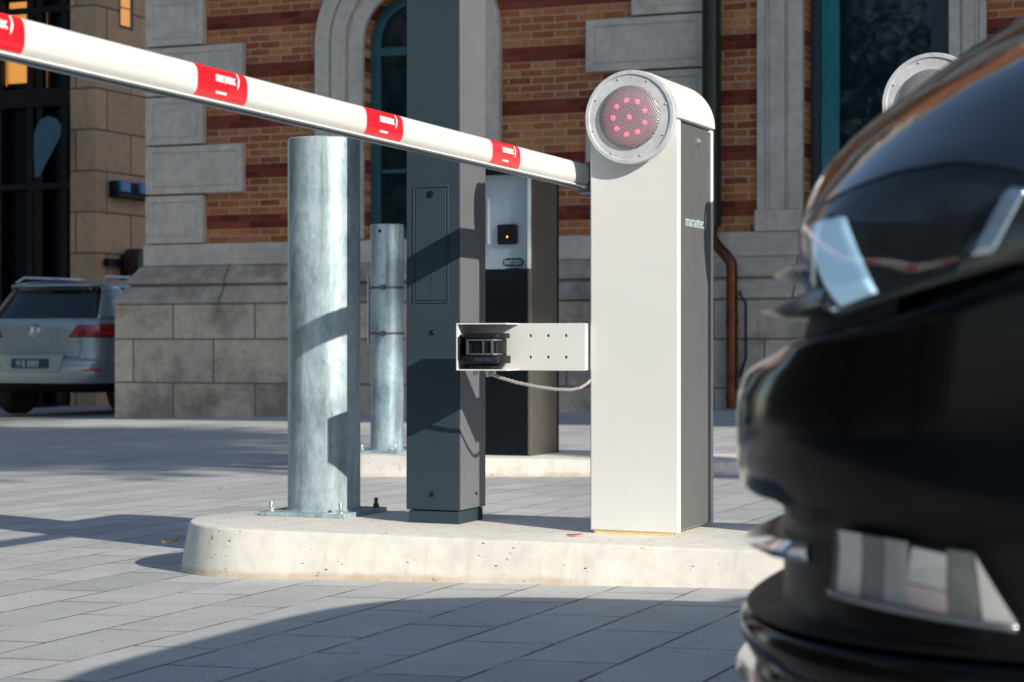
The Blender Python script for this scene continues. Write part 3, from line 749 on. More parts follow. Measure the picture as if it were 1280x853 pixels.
# arched window surround, stepped mouldings
def arch_band(bm, r0, r1, yf_, yb_, n=28):
    o = [(c1 - r1, zsill)] + [(c1 - r1 * math.cos(math.pi * i / n), zsp + r1 * math.sin(math.pi * i / n)) for i in range(n + 1)] + [(c1 + r1, zsill)]
    i_ = [(c1 - r0, zsill)] + [(c1 - r0 * math.cos(math.pi * i / n), zsp + r0 * math.sin(math.pi * i / n)) for i in range(n + 1)] + [(c1 + r0, zsill)]
    V = [[bm.verts.new((a, y, b)) for a, b in l] for l in (o, i_) for y in (yf_, yb_)]
    of, ob, f_, b_ = V
    for k in range(len(o) - 1):
        for q in ((of[k], of[k + 1], f_[k + 1], f_[k]), (of[k], ob[k], ob[k + 1], of[k + 1]), (f_[k], f_[k + 1], b_[k + 1], b_[k]), (ob[k], b_[k], b_[k + 1], ob[k + 1])): bm.faces.new(q)
    for k in (0, -1): bm.faces.new((of[k], ob[k], b_[k], f_[k]))
dr_ = ro - ri
bm = nbm()
arch_band(bm, ri + dr_ * .70, ro, YW - .10, YW - .002)
arch_band(bm, ri + dr_ * .66, ri + dr_ * .699, YW - .065, YW - .002)
arch_band(bm, ri + dr_ * .36, ri + dr_ * .659, YW - .085, YW - .002)
arch_band(bm, ri + dr_ * .30, ri + dr_ * .359, YW - .04, YW - .002)
arch_band(bm, ri + .001, ri + dr_ * .299, YW - .06, YW + .0)
su = obj('window_surround', bm, M['stone'], bld, .008, 2, smooth=True, ang=30)
# window one
bm = nbm(); yw = YW + .16
def ring_arch(bm, r0, r1, y0, y1, zb):
    global zsill
    zs = zsill; zsill = zb; arch_band(bm, r0, r1, y0, y1); zsill = zs
ring_arch(bm, ri - .11, ri - .001, yw - .03, yw + .06, zsill + .001)
ztr = z_at(61, c1, YW)
box(bm, c1 - ri + .111, c1 + ri - .111, yw - .04, yw + .05, ztr - .045, ztr + .045); box(bm, c1 - .035, c1 + .035, yw - .025, yw + .05, zsill + .11, ztr - .046)
box(bm, c1 - ri + .111, c1 + ri - .111, yw - .025, yw + .05, zsill + .001, zsill + .109)
zm = z_at(212, c1, YW); box(bm, c1 - ri + .111, c1 - .036, yw - .015, yw + .05, zm - .02, zm + .02); box(bm, c1 + .036, c1 + ri - .111, yw - .015, yw + .05, zm - .02, zm + .02)
wn = obj('window_frame', bm, M['winframe'], bld, .006, 2, smooth=True, ang=30)
bm = nbm(); o = [(c1 - (ri - .1) * math.cos(math.pi * i / 24), zsp + (ri - .1) * math.sin(math.pi * i / 24)) for i in range(25)]
prism(bm, [(c1 - ri + .1, zsill)] + o + [(c1 + ri - .1, zsill)], 'y', yw + .02, yw + .03); obj('pane', bm, M['pane'], wn, smooth=False)
# square windows, stone pilaster surrounds
for i, (w0, w1) in enumerate(wins_sq):
    sw = w0 - X2a if i == 0 else w0 - (X2a + 3.9 * i)
    bm = nbm()
    for sgn, xe in ((-1, w0), (1, w1)):
        W_ = (w0 - (X2a + 3.9 * i)) if sgn < 0 else (X2b - O2b)
        def sp(a, b_, d): box(bm, min(xe + sgn * a * W_, xe + sgn * b_ * W_), max(xe + sgn * a * W_, xe + sgn * b_ * W_), YW - d, YW - .002, zsill + .19, zsq + .6)
        sp(.80, 1., .06); sp(.72, .798, .085); sp(.40, .718, .10); sp(.34, .398, .07); sp(.04, .338, .085); 
        box(bm, min(xe + sgn * .02 * W_, xe + sgn * 1.02 * W_), max(xe + sgn * .02 * W_, xe + sgn * 1.02 * W_), YW - .115, YW - .002, zsill - .018, zsill + .188)
    box(bm, w0 - .001, w1 + .001, YW - .09, YW - .002, zsq, zsq + .6)
    obj('window_surround', bm, M['stone'], bld, .008, 2, smooth=False)
    bm = nbm(); y_ = YW + .20; w = w1 - w0
    box(bm, w0 + .001, w0 + .09, y_ - .05, y_ + .06, zsill, zsq); box(bm, w1 - .20, w1 - .001, y_ - .02, y_ + .06, zsill, zsq)
    box(bm, w0 + .091, w1 - .201, y_ - .02, y_ + .06, zsq - .15, zsq); box(bm, w0 + .091, w1 - .201, y_ - .02, y_ + .06, zsill, zsill + .12)
    fr = obj('window_frame', bm, M['winframe2'], bld, .005)
    bm = nbm(); box(bm, w0 + .091, w0 + .27, y_ - .0, y_ + .05, zsill + .121, zsq - .151); obj('side_light', bm, M['tealglass'], fr, .003)
    bm = nbm(); box(bm, w0 + .272, w1 - .201, y_ + .02, y_ + .03, zsill + .121, zsq - .151); obj('pane', bm, M['pane'], fr, smooth=False)
# cornice high above the frame
bm = nbm(); box(bm, XL - .2, XR, YW - .35, YW + .2, ZTOP, ZTOP + .5); box(bm, XL - .1, XR, YW - .16, YW - .002, 7.2, 7.5); obj('cornice', bm, M['stone'], bld, .02)
# downpipe: dark painted above, copper below
xp = on_y(894, YW - .09); rp = (on_y(905, YW - .09) - on_y(882, YW - .09)) / 2
yp = YW - .12 - rp
zc = z_at(283, xp, yp)
bm = nbm(); tube(bm, [(xp, yp, zc), (xp, yp, 14.6)], rp, 24); lathe(bm, [(rp + .012, 0), (rp + .012, .06)], (xp, yp, zc + .10), 'z', 24); lathe(bm, [(rp + .012, 0), (rp + .012, .06)], (xp, yp, zc + 2.4), 'z', 24)
dp = obj('downpipe', bm, M['greenpipe'], bld)
bm = nbm(); xq = on_y(914, YW - .42); rq = .055; yq = YW - .322 - rq - .02
path = [(xp, yp, zc + .02), (xp, yp, zc - .08)]
for i in range(1, 9):
    a = i / 8; s_ = a * a * (3 - 2 * a); path.append((xp + (xq - xp) * s_, yp + (yq - yp) * s_, zc - .08 - .32 * a))
zbot = gz(xq) + .02
path += [(xq, yq, zc - .55), (xq, yq, zbot)]
tube(bm, path, rq, 24); 
for zz in (.62, -.1): lathe(bm, [(rq + .008, 0), (rq + .008, .05)], (xq, yq, zz), 'z', 24)
obj('copper_shoe', bm, M['copper'], dp, ang=50)
bm = nbm(); xk = on_y(932, YW - .34); yk = YW - .335
tube(bm, [(xq + .06, yk, .93), (xk - .05, yk, .90), (xk, yk, .82), (xk, yk, .3), (xk - .06, yk, .12)], .012, 8); obj('ground_cable', bm, M['cable'], bld)

# ------------------------------------------------------------------ tan building across the side street
TXE = -17.3; TYF = 25.3
t = thing('tan_building', (TXE, TYF, gz(TXE)), 'tan sandstone building with dark glazed entrance beyond the silver car', 'building')
ex1 = on_y(88, TYF); 
bm = nbm()
box(bm, TXE - .4, TXE, TYF + .001, TYF + 14, -1.5, 14); tl = obj('side_wall', bm, M['tan'], t, smooth=False)
bm = nbm(); box(bm, ex1, TXE - .001, TYF - .002, TYF + .5, -1.5, 14); box(bm, ex1 - 5.5, ex1, TYF, TYF + .5, 8.0, 14); box(bm, ex1 - 9.5, ex1 - 5.5, TYF, TYF + .5, -1.5, 14); obj('front_wall', bm, M['tan_front'], t, smooth=False)
bm = nbm(); box(bm, ex1 - 5.5, ex1 - .001, TYF + .75, TYF + .8, -1.5, 8.0); pg = obj('entrance_glazing', bm, M['pane_far'], t, smooth=False)
bm = nbm(); yg = TYF + .62
for px in (-40, 1, 40, 52, 83): x = on_y(px, yg); box(bm, x - .06, x + .06, yg - .06, yg + .06, -1.5, 7.99)
zt1, zt0 = z_at(113, -18, yg), z_at(128, -18, yg)
box(bm, ex1 - 5.5, ex1 - .001, yg - .09, yg - .061, zt0 - .05, zt1 + .05); z2 = z_at(232, -18, yg); box(bm, ex1 - 5.5, ex1 - .001, yg - .088, yg - .062, z2 - .05, z2 + .05)
z2 = z_at(10, -18, yg); box(bm, ex1 - 5.5, ex1 - .001, yg - .088, yg - .062, z2 - .05, z2 + .05)
obj('glazing_bars', bm, M['black'], t, .01)
for (pa, pb, ya, yb_) in ((10, 37, 105, 72), (12, 39, 26, 4), (3, 8, 108, 60), (53, 58, 110, 12), (12, 39, -5, -60), (-30, -6, 105, 20)):
    bm = nbm(); y = TYF + .70; xa_, xb_ = on_y(pa, y), on_y(pb, y); box(bm, xa_, xb_, y, y + .02, z_at(ya, xa_, y), z_at(yb_, xa_, y))
    obj('amber_pane', bm, M['pane_amber'], t, smooth=False)
# amber window in the side wall
bm = nbm(); y0_, y1_ = None, None
def y_on_x(px, x):
    tt = (px - CX) / F; k = (tt * CT - ST) / (tt * ST + CT); return x / k
ya_, yb_ = y_on_x(149, TXE), y_on_x(166, TXE); box(bm, TXE - .05, TXE + .012, ya_, yb_, z_at(34, TXE, ya_), 7.0); fw = obj('window_frame', bm, M['winframe2'], t)
bm = nbm(); box(bm, TXE + .006, TXE + .02, ya_ + .02, yb_ - .11, z_at(31, TXE, ya_), z_at(10, TXE, ya_)); box(bm, TXE + .006, TXE + .02, ya_ + .02, yb_ - .11, z_at(8, TXE, ya_), 6.9); obj('amber_pane', bm, M['pane_amber'], fw)
# twin blue floodlights and a dark red lantern on the side wall
def wall_lamp(pa, pb, y0p, y1p):
    ya_, yb_ = y_on_x(pa, TXE), y_on_x(pb, TXE)
    return ya_, yb_, z_at(y1p, TXE, ya_), z_at(y0p, TXE, ya_)
t2 = thing('wall_light', (TXE, y_on_x(160, TXE), 2.6), 'pair of blue floodlights fixed on the tan wall above the silver car', 'wall light')
ya_, yb_, za_, zb2 = wall_lamp(136, 181, 226, 245)
bm = nbm(); box(bm, TXE + .001, TXE + .16, ya_, yb_, za_ - .02, za_ + .05); ym = (ya_ + yb_) / 2; box(bm, TXE + .001, TXE + .12, ym - .14, ym + .10, za_ + .051, zb2); box(bm, TXE + .001, TXE + .12, ya_, ya_ + .07, za_ + .051, zb2); obj('housing', bm, M['blackmatt'], t2, .01)
for a, b_ in ((ya_ + .08, ym - .15), (ym + .11, yb_ + .02)):
    bm = nbm(); box(bm, TXE + .02, TXE + .17, a, b_, za_ + .06, zb2 + .01); obj('floodlight', bm, M['lampblue'], t2, .02)
t2 = thing('wall_lantern', (TXE, y_on_x(155, TXE), 1.5), 'dark red lantern on a bracket low on the tan wall', 'lantern')
ya_, yb_, za_, zb2 = wall_lamp(148, 185, 311, 343)
bm = nbm(); prism(bm, [(ya_, za_ + .06), (ya_ + .12, za_), (yb_ - .1, za_), (yb_, za_ + .1), (yb_, zb2 - .1), (yb_ - .25, zb2), (ya_ + .1, zb2), (ya_, zb2 - .1)], 'x', TXE + .06, TXE + .34); obj('lantern_body', bm, M['darkred'], t2, .03)
bm = nbm(); y3 = y_on_x(129, TXE); zz = (za_ + zb2) / 2 - .02
box(bm, TXE + .001, TXE + .10, y3, ya_ - .001, zz - .06, zz + .05); box(bm, TXE + .001, TXE + .06, ya_ + .05, ya_ + .16, za_ - .3, zb2 - .1); obj('bracket', bm, M['black'], t2, .01)
# teardrop flag inside the hall porch
yf_ = TYF - .35; 
t2 = thing('feather_flag', (on_y(44, yf_), yf_, gz(-19)), 'dim pale blue teardrop flag standing in the dark entrance', 'flag')
o = []
for (a, b_) in ((44, 221), (42, 195), (43, 165), (50, 150), (60, 145), (70, 148), (76, 158), (75, 170), (68, 184), (58, 203), (49, 221)):
    o.append((on_y(a, yf_), z_at(b_, on_y(a, yf_), yf_)))
bm = nbm(); prism(bm, o, 'y', yf_, yf_ + .012); obj('cloth', bm, M['flag'], t2, smooth=False)
bm = nbm(); tube(bm, [(on_y(43.5, yf_), yf_ + .02, gz(-19)), (on_y(43.5, yf_), yf_ + .02, z_at(170, -19, yf_))], .018, 8); box(bm, on_y(43.5, yf_) - .25, on_y(43.5, yf_) + .25, yf_ - .2, yf_ + .25, gz(-19) - .02, gz(-19) + .06); obj('pole', bm, M['black'], t2)

# ------------------------------------------------------------------ cars: shared lofted-surface tool
def lerp_tab(tab, z):
    if z <= tab[0][0]: return tab[0][1]
    for (a, b), (c, d) in zip(tab, tab[1:]):
        if z <= c: return b + (d - b) * ((z - a) / (c - a) if c > a else 0)
    return tab[-1][1]
class Surf:
    def __init__(s, ftab, wtab, L, n, A, place, rear=None, n2=3., A2=.45, side=None):
        s.side = side
        s.f, s.w, s.L, s.n, s.A, s.place, s.rear, s.n2, s.A2 = ftab, wtab, L, n, A, place, rear, n2, A2
    def plan(s, q, z):
        f = lerp_tab(s.f, z)
        if s.side:
            k = max(0., min(1., (q - .36) / .30)); k = k * k * (3 - 2 * k); f += (lerp_tab(s.side, z) - f) * k
        w = lerp_tab(s.w, z); Lr = lerp_tab(s.rear, z) if s.rear else s.L
        if q <= 1:
            a = q * math.pi / 2; return f + s.A * (1 - max(0, math.cos(a)) ** (2 / s.n)), w * math.sin(a) ** (2 / s.n)
        if q <= 2: return f + s.A + (q - 1) * (Lr - s.A2 - f - s.A), w
        a = (3 - q) * math.pi / 2; return Lr - s.A2 * (1 - max(0, math.cos(a)) ** (2 / s.n2)), w * math.sin(max(0, a)) ** (2 / s.n2)
    def ref(s, q, z, inset=0., side=1):
        a, b = s.plan(q, z)
        if inset:
            e = .004; a0, b0 = s.plan(max(0, q - e), z); a1, b1 = s.plan(q + e, z)
            tx, ty = a1 - a0, b1 - b0; l = math.hypot(tx, ty) or 1
            a += ty / l * inset; b -= tx / l * inset
            if q <= 0: b = 0
        return Vector(s.place(a, b * side, z))
    def strip(s, bm, rows, qs, mi=0):
        """rows: list of functions q,side -> point ; both sides joined at the front"""
        pass
    def band(s, bm, zs, q0=0., q1=2., nq=40, inset=0., sides=(1, -1), closed=False, mi=0):
        qs = [q0 + (q1 - q0) * i / nq for i in range(nq + 1)]
        seq = []
        if len(sides) == 2: seq = [(q, -1) for q in qs[::-1]] + [(q, 1) for q in qs[(1 if q0 == 0 else 0):]]
        else: seq = [(q, sides[0]) for q in qs]
        ins = inset if isinstance(inset, (list, tuple)) else [inset] * len(zs)
        rows = [[bm.verts.new(s.ref(q, (z(q) if callable(z) else z), i_, sd)) for q, sd in seq] for z, i_ in zip(zs, ins)]
        for a, b in zip(rows, rows[1:]):
            for k in range(len(seq) - 1):
                f = bm.faces.new((a[k], a[k + 1], b[k + 1], b[k])); f.material_index = mi
            if closed:
                f = bm.faces.new((a[-1], a[0], b[0], b[-1])); f.material_index = mi
        return rows
    def quad(s, bm, c, nu, nv, inset, side=1, mi=0):
        """bilinear patch over four (q,z) corners: BL BR TR TL"""
        g = []
        for j in range(nv + 1):
            v = j / nv; row = []
            for i in range(nu + 1):
                u = i / nu
                q = (c[0][0] * (1 - u) + c[1][0] * u) * (1 - v) + (c[3][0] * (1 - u) + c[2][0] * u) * v
                z = (c[0][1] * (1 - u) + c[1][1] * u) * (1 - v) + (c[3][1] * (1 - u) + c[2][1] * u) * v
                row.append(bm.verts.new(s.ref(q, z, inset(u, v) if callable(inset) else inset, side)))
            g.append(row)
        for a, b in zip(g, g[1:]):
            for k in range(nu):
                f = bm.faces.new((a[k], a[k + 1], b[k + 1], b[k])); f.material_index = mi
    def find(s, px, py, inset=0., near=True):
        """(q, z) of the surface point sighted at a pixel on the near flank"""
        q, z = .5, .5
        for _ in range(14):
            best = min(range(0, 60), key=lambda i: px_of(*s.ref(i / 100, z, inset)[:2])); lo, hi = best / 100, 1.6
            if px <= px_of(*s.ref(lo, z, inset)[:2]): q = lo
            else:
                for _k in range(36):
                    m = (lo + hi) / 2
                    if px_of(*s.ref(m, z, inset)[:2]) < px: lo = m
                    else: hi = m
                q = (lo + hi) / 2
            p = s.ref(q, z, inset); z = z_at(py, p.x, p.y)
        return q, z
def solid(o, th, off=-1):
    md = o.modifiers.new('Thick', 'SOLIDIFY'); md.thickness = th; md.offset = off; return o

def wheel(parent, c, axis, r, w, out):
    """tyre and rim; axis 'x' or 'y', out = +1/-1 the outer side"""
    bm = nbm(); lathe(bm, [(r * .62, -w / 2), (r * .93, -w / 2), (r, -w / 2 + .03), (r, w / 2 - .03), (r * .93, w / 2), (r * .62, w / 2)], c, axis, 40); wh = obj('wheel', bm, M['rubber'], parent, ang=40)
    bm = nbm(); h = out * w / 2
    lathe(bm, [(r * .63, h * .98), (r * .58, h * .8), (r * .12, h * .7), (r * .10, h * .9), (.01, h * .9)], c, axis, 40)
    for k in range(5):
        a = 2 * math.pi * k / 5
        for d in (-.12, .12):
            u, v = math.cos(a + d), math.sin(a + d); u2, v2 = math.cos(a + d * .6), math.sin(a + d * .6)
            def P(uu, vv, hh): return (c[0] + hh, c[1] + uu, c[2] + vv) if axis == 'x' else (c[0] + uu, c[1] + hh, c[2] + vv)
            tube(bm, [P(u2 * r * .1, v2 * r * .1, h * .85), P(u * r * .6, v * r * .6, h * .9)], .014, 6)
    obj('rim', bm, M['steel'], wh, ang=40)
    return wh

# ------------------------------------------------------------------ silver car in the side street (tail towards us)
TX, TY = -14.24, 19.5; TG = gz(TX)
ft = [(.20, .30), (.30, .10), (.40, .03), (.50, 0.), (.60, 0.), (.66, .015), (.69, .055), (.80, .075), (.92, .085), (.99, .09), (1.08, .10), (1.14, .13), (1.16, .15), (1.53, .40), (1.545, .32), (1.57, .33), (1.60, .48), (1.63, .80), (1.645, 1.2)]
wt = [(.20, .78), (.30, .86), (.5, .90), (.8, .905), (1.0, .895), (1.12, .87), (1.16, .85), (1.53, .68), (1.57, .66), (1.60, .61), (1.63, .52), (1.645, .40)]
rt = [(.20, 4.2), (.5, 4.38), (.8, 4.33), (.98, 4.2), (1.04, 3.9), (1.10, 3.3), (1.16, 3.15), (1.53, 2.45), (1.60, 2.25), (1.645, 1.9)]
S2 = Surf(ft, wt, 4.38, 3.4, .42, lambda a, b, z: (TX + b, TY + a, TG + z), rt)
t = thing('silver_suv', (TX, TY + 2, TG), 'silver compact suv parked tail out beside the building corner', 'car')
bm = nbm(); S2.band(bm, [.40, .44, .5, .6, .66, .69, .74, .8, .92, .99, 1.08, 1.14, 1.158], 0, 3, 72)
body = obj('body', bm, M['silver'], t, ang=25)
bm = nbm(); S2.band(bm, [.275, .29, .33, .399], 0, 3, 60, [.5, .10, .03, .0]); obj('lower_bumper', bm, M['blackmatt'], t)
bm = nbm(); S2.band(bm, [1.157, 1.2, 1.35, 1.5, 1.535], 0, 3, 72, .004); obj('window_band', bm, M['carglass'], t, ang=25)
bm = nbm(); r_ = S2.band(bm, [1.534, 1.545, 1.57, 1.60, 1.63, 1.645], 0, 3, 72); bm.faces.new(r_[-1]); rf = obj('roof', bm, M['silver'], t, ang=25)
for sd in (1, -1):
    bm = nbm(); tube(bm, [(TX + sd * .60, TY + .55, TG + 1.60), (TX + sd * .60, TY + .68, TG + 1.662), (TX + sd * .58, TY + 1.9, TG + 1.672), (TX + sd * .57, TY + 2.05, TG + 1.645)], .017, 10)
    obj('roof_rail', bm, M['chrome'], t)
for sd in (1, -1):                             # D pillars, body colour over the glass band
    bm = nbm(); S2.quad(bm, [(.60, 1.15), (1.10, 1.15), (1.03, 1.54), (.68, 1.54)], 10, 8, -.004, sd)
    solid(obj('rear_pillar', bm, M['silver'], t, ang=30), .006)
for sd in (1, -1):
    bm = nbm(); S2.quad(bm, [(.21, .935), (.95, .935), (1.0, 1.10), (.31, 1.085)], 16, 6, -.008, sd); S2.quad(bm, [(.21, .935), (.95, .935), (1.0, 1.10), (.31, 1.085)], 16, 6, .004, sd)
    tl_ = obj('tail_lamp', bm, M['taildark'], t, ang=30)
    for cc in ([(.25, .965), (.37, .965), (.39, 1.055), (.31, 1.050)], [(.44, .955), (.92, .955), (.93, 1.01), (.44, 1.01)], [(.44, 1.035), (.95, 1.04), (.96, 1.09), (.44, 1.075)]):
        bm = nbm(); S2.quad(bm, cc, 8, 3, -.012, sd); S2.quad(bm, cc, 8, 3, -.006, sd); obj('lamp_tone_cell', bm, M['tail'], tl_)
    bm = nbm(); S2.quad(bm, [(.42, .545), (.72, .545), (.74, .575), (.42, .565)], 8, 2, -.004, sd); obj('bumper_reflector', bm, M['tail'], t)
bm = nbm()
for sd in (1, -1): S2.quad(bm, [(.345, .70), (.352, .70), (.372, 1.14), (.365, 1.14)], 1, 12, -.0015, sd)
S2.quad(bm, [(0, .700), (.35, .700), (.35, .708), (0, .708)], 16, 1, -.0015, 1); S2.quad(bm, [(0, .700), (.35, .700), (.35, .708), (0, .708)], 16, 1, -.0015, -1)
obj('tailgate_gap', bm, M['black'], t)
yt = TY - .002
bm = nbm(); prism(bm, [(TX - .40, TG + .53), (TX + .40, TG + .53), (TX + .46, TG + .735), (TX - .46, TG + .735)], 'y', TY - .004, TY + .03); obj('plate_recess', bm, M['silver'], t, .01)
bm = nbm(); box(bm, TX - .26, TX + .26, TY - .016, TY - .005, TG + .575, TG + .685, 0); box(bm, TX - .258, TX - .215, TY - .018, TY - .0165, TG + .578, TG + .682, 1)
text_into(bm, 'M·B 8889', .105, lambda u, v, w: Vector((TX - .19 + u * .80, TY - .0172 - w, TG + .593 + v)), 2, .0006, .001)
obj('number_plate', bm, [M['plate_dark'], M['euroblue'], M['print_pale']], t, smooth=False)
bm = nbm(); yl_ = TY + .085; lathe(bm, [(.075, .01), (.075, -.02), (.062, -.022), (.060, -.010)], (TX, yl_, TG + 1.02), 'y', 32)
for pts in (((-.042, .045), (-.014, -.006), (.014, -.006), (.042, .045)), ((-.052, .015), (-.026, -.050), (0, .0), (.026, -.050), (.052, .015))):
    tube(bm, [(TX + a, yl_ - .016, TG + 1.02 + b) for a, b in pts], .006, 6)
obj('badge', bm, M['chrome'], t)
bm = nbm(); text_into(bm, 'TIGUAN', .05, lambda u, v, w: Vector((TX + .45 + u, TY + .112 - w, TG + .87 + v)), 0, .006, .001); obj('model_lettering', bm, M['chrome'], t)
for sd in (1, -1):
    for a in (.85, 3.45): wheel(t, (TX + sd * .80, TY + a, TG + .34), 'x', .34, .22, sd)
bm = nbm(); tube(bm, [(TX + .02, TY + .95, TG + 1.16), (TX, TY + .62, TG + 1.2)], .01, 6); S2.quad(bm, [(0.0, 1.53), (.3, 1.53), (.3, 1.545), (0, 1.545)], 4, 1, -.003, 1); obj('rear_wiper', bm, M['black'], t)

# ------------------------------------------------------------------ black car in the lane, nose at the barrier
YC = 2.40; NN, AA = 4.0, .56
wtab = [(-.2, .86), (0., .915), (.30, .92), (.50, .92), (.60, .905), (.68, .84), (.74, .76), (.80, .70), (.90, .66), (1.0, .65)]
def sil_front(px, py, z0):
    """nose position of the level whose outline is sighted at px,py"""
    z = z0
    for _ in range(12):
        w = lerp_tab(wtab, z); lo, hi = -2., 1.
        def mn(f):
            best = (1e9, 0, 0)
            for i in range(0, 90):
                a = R(i); x = f + AA * (1 - math.cos(a) ** (2 / NN)); y = YC - w * math.sin(a) ** (2 / NN); p = px_of(x, y)
                if p < best[0]: best = (p, x, y)
            return best
        for _k in range(30):
            m = (lo + hi) / 2
            if mn(m)[0] < px: lo = m
            else: hi = m
        b = mn((lo + hi) / 2); z = z_at(py, b[1], b[2])
    return z, (lo + hi) / 2
prof = [(950, 846), (938, 806), (929, 788), (926, 766), (933, 752), (960, 742), (963, 735), (963, 690), (963, 640), (962, 626), (936, 610), (926, 602), (921, 575), (921, 520), (923, 492), (932, 466), (958, 445), (985, 430), (998, 420), (1000, 380), (999, 300), (1003, 272), (1012, 245), (1030, 215), (1060, 182), (1100, 150), (1130, 132), (1160, 108), (1200, 82), (1240, 60), (1280, 35)]
ftab = []
zc_ = .05
LV = {}
for a, b in prof:
    z, f = sil_front(a, b, zc_); ftab.append((z, f)); zc_ = z; LV[b] = z
ztop_s = ftab[-1]
hood_pts = [ftab[-1], (ftab[-1][0] + .022, ftab[-1][1] + .16), (ftab[-1][0] + .045, ftab[-1][1] + .42), (ftab[-1][0] + .065, ftab[-1][1] + .80), (ftab[-1][0] + .075, ftab[-1][1] + 1.0)]
ftab += hood_pts[1:]
zt_s = ftab[-1][0]
FT = dict((b, f) for (a, b), (z, f) in zip(prof, ftab))
nose = FT[520]
stab = [(LV[846], FT[846]), (LV[806], FT[788]), (LV[766], FT[766]), (LV[752], FT[766] + .004), (LV[735], nose + .028), (LV[640], nose + .024), (LV[612] if 612 in LV else LV[610], nose + .012), (LV[575], nose), (LV[492], nose + .002), (LV[420], nose + .008), (LV[272], nose + .030), (LV[245], FT[245] - .012)] + [p for p in ftab if p[0] > LV[245] + 1e-6]
S1 = Surf(ftab, wtab, 4.1, NN, AA, lambda a, b, z: (a, YC - b, z), None, 3., .5, stab)
car = thing('black_car', (1.6, YC, gz(1.6)), 'glossy black car nosing up to the barrier at right', 'car')
ZG1 = gz(.3)
q_hl, _ = S1.find(1003, 274); q_hr, _ = S1.find(1450, 272)
lo_t = sorted([S1.find(*p) for p in ((1003, 277), (1046, 388), (1100, 370), (1160, 351), (1220, 334), (1280, 317), (1360, 297), (1450, 274))])
hi_t = sorted([S1.find(*p) for p in ((1003, 274), (1030, 252), (1060, 236), (1120, 214), (1200, 201), (1280, 212), (1360, 240), (1450, 272))])
zlo = lambda q: lerp_tab(lo_t, q); zhi = lambda q: max(lerp_tab(hi_t, q), lerp_tab(lo_t, q) + .0005)
# bumper skin: top edge runs under grille and lamp
be = sorted([S1.find(*p) for p in ((1000, 421), (1080, 404), (1140, 384), (1200, 362), (1280, 332), (1360, 312), (1450, 288))])
ze = lambda q: lerp_tab(be, q)
def frac(z0, k): return lambda q: z0 + (ze(q) - z0) * k
bm = nbm(); z420 = LV[420]
zb0 = LV[610]
S1.band(bm, [lambda q: zb0, lambda q: LV[602], lambda q: LV[575], lambda q: LV[520], lambda q: LV[492], lambda q: LV[466], lambda q: LV[466] + (ze(q) - LV[466]) * .35, lambda q: LV[466] + (ze(q) - LV[466]) * .7, lambda q: ze(q) - .008, lambda q: ze(q) - .003, ze, lambda q: ze(q) + .0015], 0, 1.12, 64, [.0] * 8 + [0, .003, .011, .04])
obj('bumper', bm, M['bumper_paint'], car, ang=50)
bm = nbm()
S1.band(bm, [LV[752], LV[742], LV[735], LV[690], LV[640], LV[626], LV[610] + .001], 0, 1.12, 56, [.0, .012, .012, .012, .012, .012, .006]); obj('lower_grille', bm, M['plastic_dark'], car, ang=50)
bm = nbm()
S1.band(bm, [LV[846], LV[806], LV[788], LV[766], LV[752] - .004, LV[752], LV[742]], 0, 1.12, 56, [.05, 0, -.001, .0, .006, .018, .045]); obj('front_lip', bm, M['bumper_paint'], car, ang=60)
# splitter blade
def fin(bm, q0, q1, zf, th, out, inn, side, n=14, taper=True):
    sec = []
    for i in range(n + 1):
        q = q0 + (q1 - q0) * i / n; k = 1 if not taper else max(.08, min(1, (1 - i / n) * 3)); z = zf(q)
        sec.append([bm.verts.new(S1.ref(q, z + dz, d, side)) for d, dz in ((-out * k, .0), (-out * .3 * k, th / 2), (inn, th * .35), (inn, -th * .35), (-out * .3 * k, -th / 2))])
    for a, b in zip(sec, sec[1:]):
        for k in range(5): bm.faces.new((a[k], a[(k + 1) % 5], b[(k + 1) % 5], b[k]))
    for s_ in (sec[0], sec[-1]): bm.faces.new(s_)
qs, zs_ = S1.find(985, 838); 
for name, zc0, py0, px1, py1, th, out in (('grille_bar', 0, 346, 1012, 330, .011, .024), ('grille_bar', 0, 388, 1030, 371, .013, .036), ('air_blade', 0, 676, 1010, 692, .016, .024)):
    q1, z1 = S1.find(px1, py1); q0, z0 = S1.find(960, py0)
    bm = nbm(); fin(bm, 0., q1, (lambda q, a=q0, b=q1, c=z0, d=z1: c + (d - c) * max(0, (q - a) / (b - a))), th, out, .045, 1); fin(bm, 0., q1, (lambda q, a=q0, b=q1, c=z0, d=z1: c + (d - c) * max(0, (q - a) / (b - a))), th, out, .045, -1)
    obj(name, bm, M['satin_fin'] if name == 'grille_bar' else M['chrome'], car, ang=40)
bm = nbm(); q1, z1 = S1.find(1090, 852)
for sd in (1, -1): fin(bm, 0., .95, lambda q: LV[846] + .012, .014, .018, .03, sd, 24, False)
obj('splitter', bm, M['chrome'], car, ang=40)
# grille backing
bm = nbm(); S1.band(bm, [z420 - .01, LV[380], LV[300], LV[272] + .002], 0, q_hl + .05, 20, .055); obj('grille', bm, M['blackmatt'], car)
bm = nbm(); qa = S1.find(1004, 340)[0]
S1.band(bm, [z420 - .012, LV[380], LV[300], LV[272]], qa, q_hl + .40, 20, .012, (1,)); S1.band(bm, [z420 - .012, LV[380], LV[300], LV[272]], qa, q_hl + .40, 20, .012, (-1,))
S1.band(bm, [z420 - .012, LV[380], LV[300], LV[272]], qa, 1.25, 20, .045); obj('lamp_surround', bm, M['blackmatt'], car)
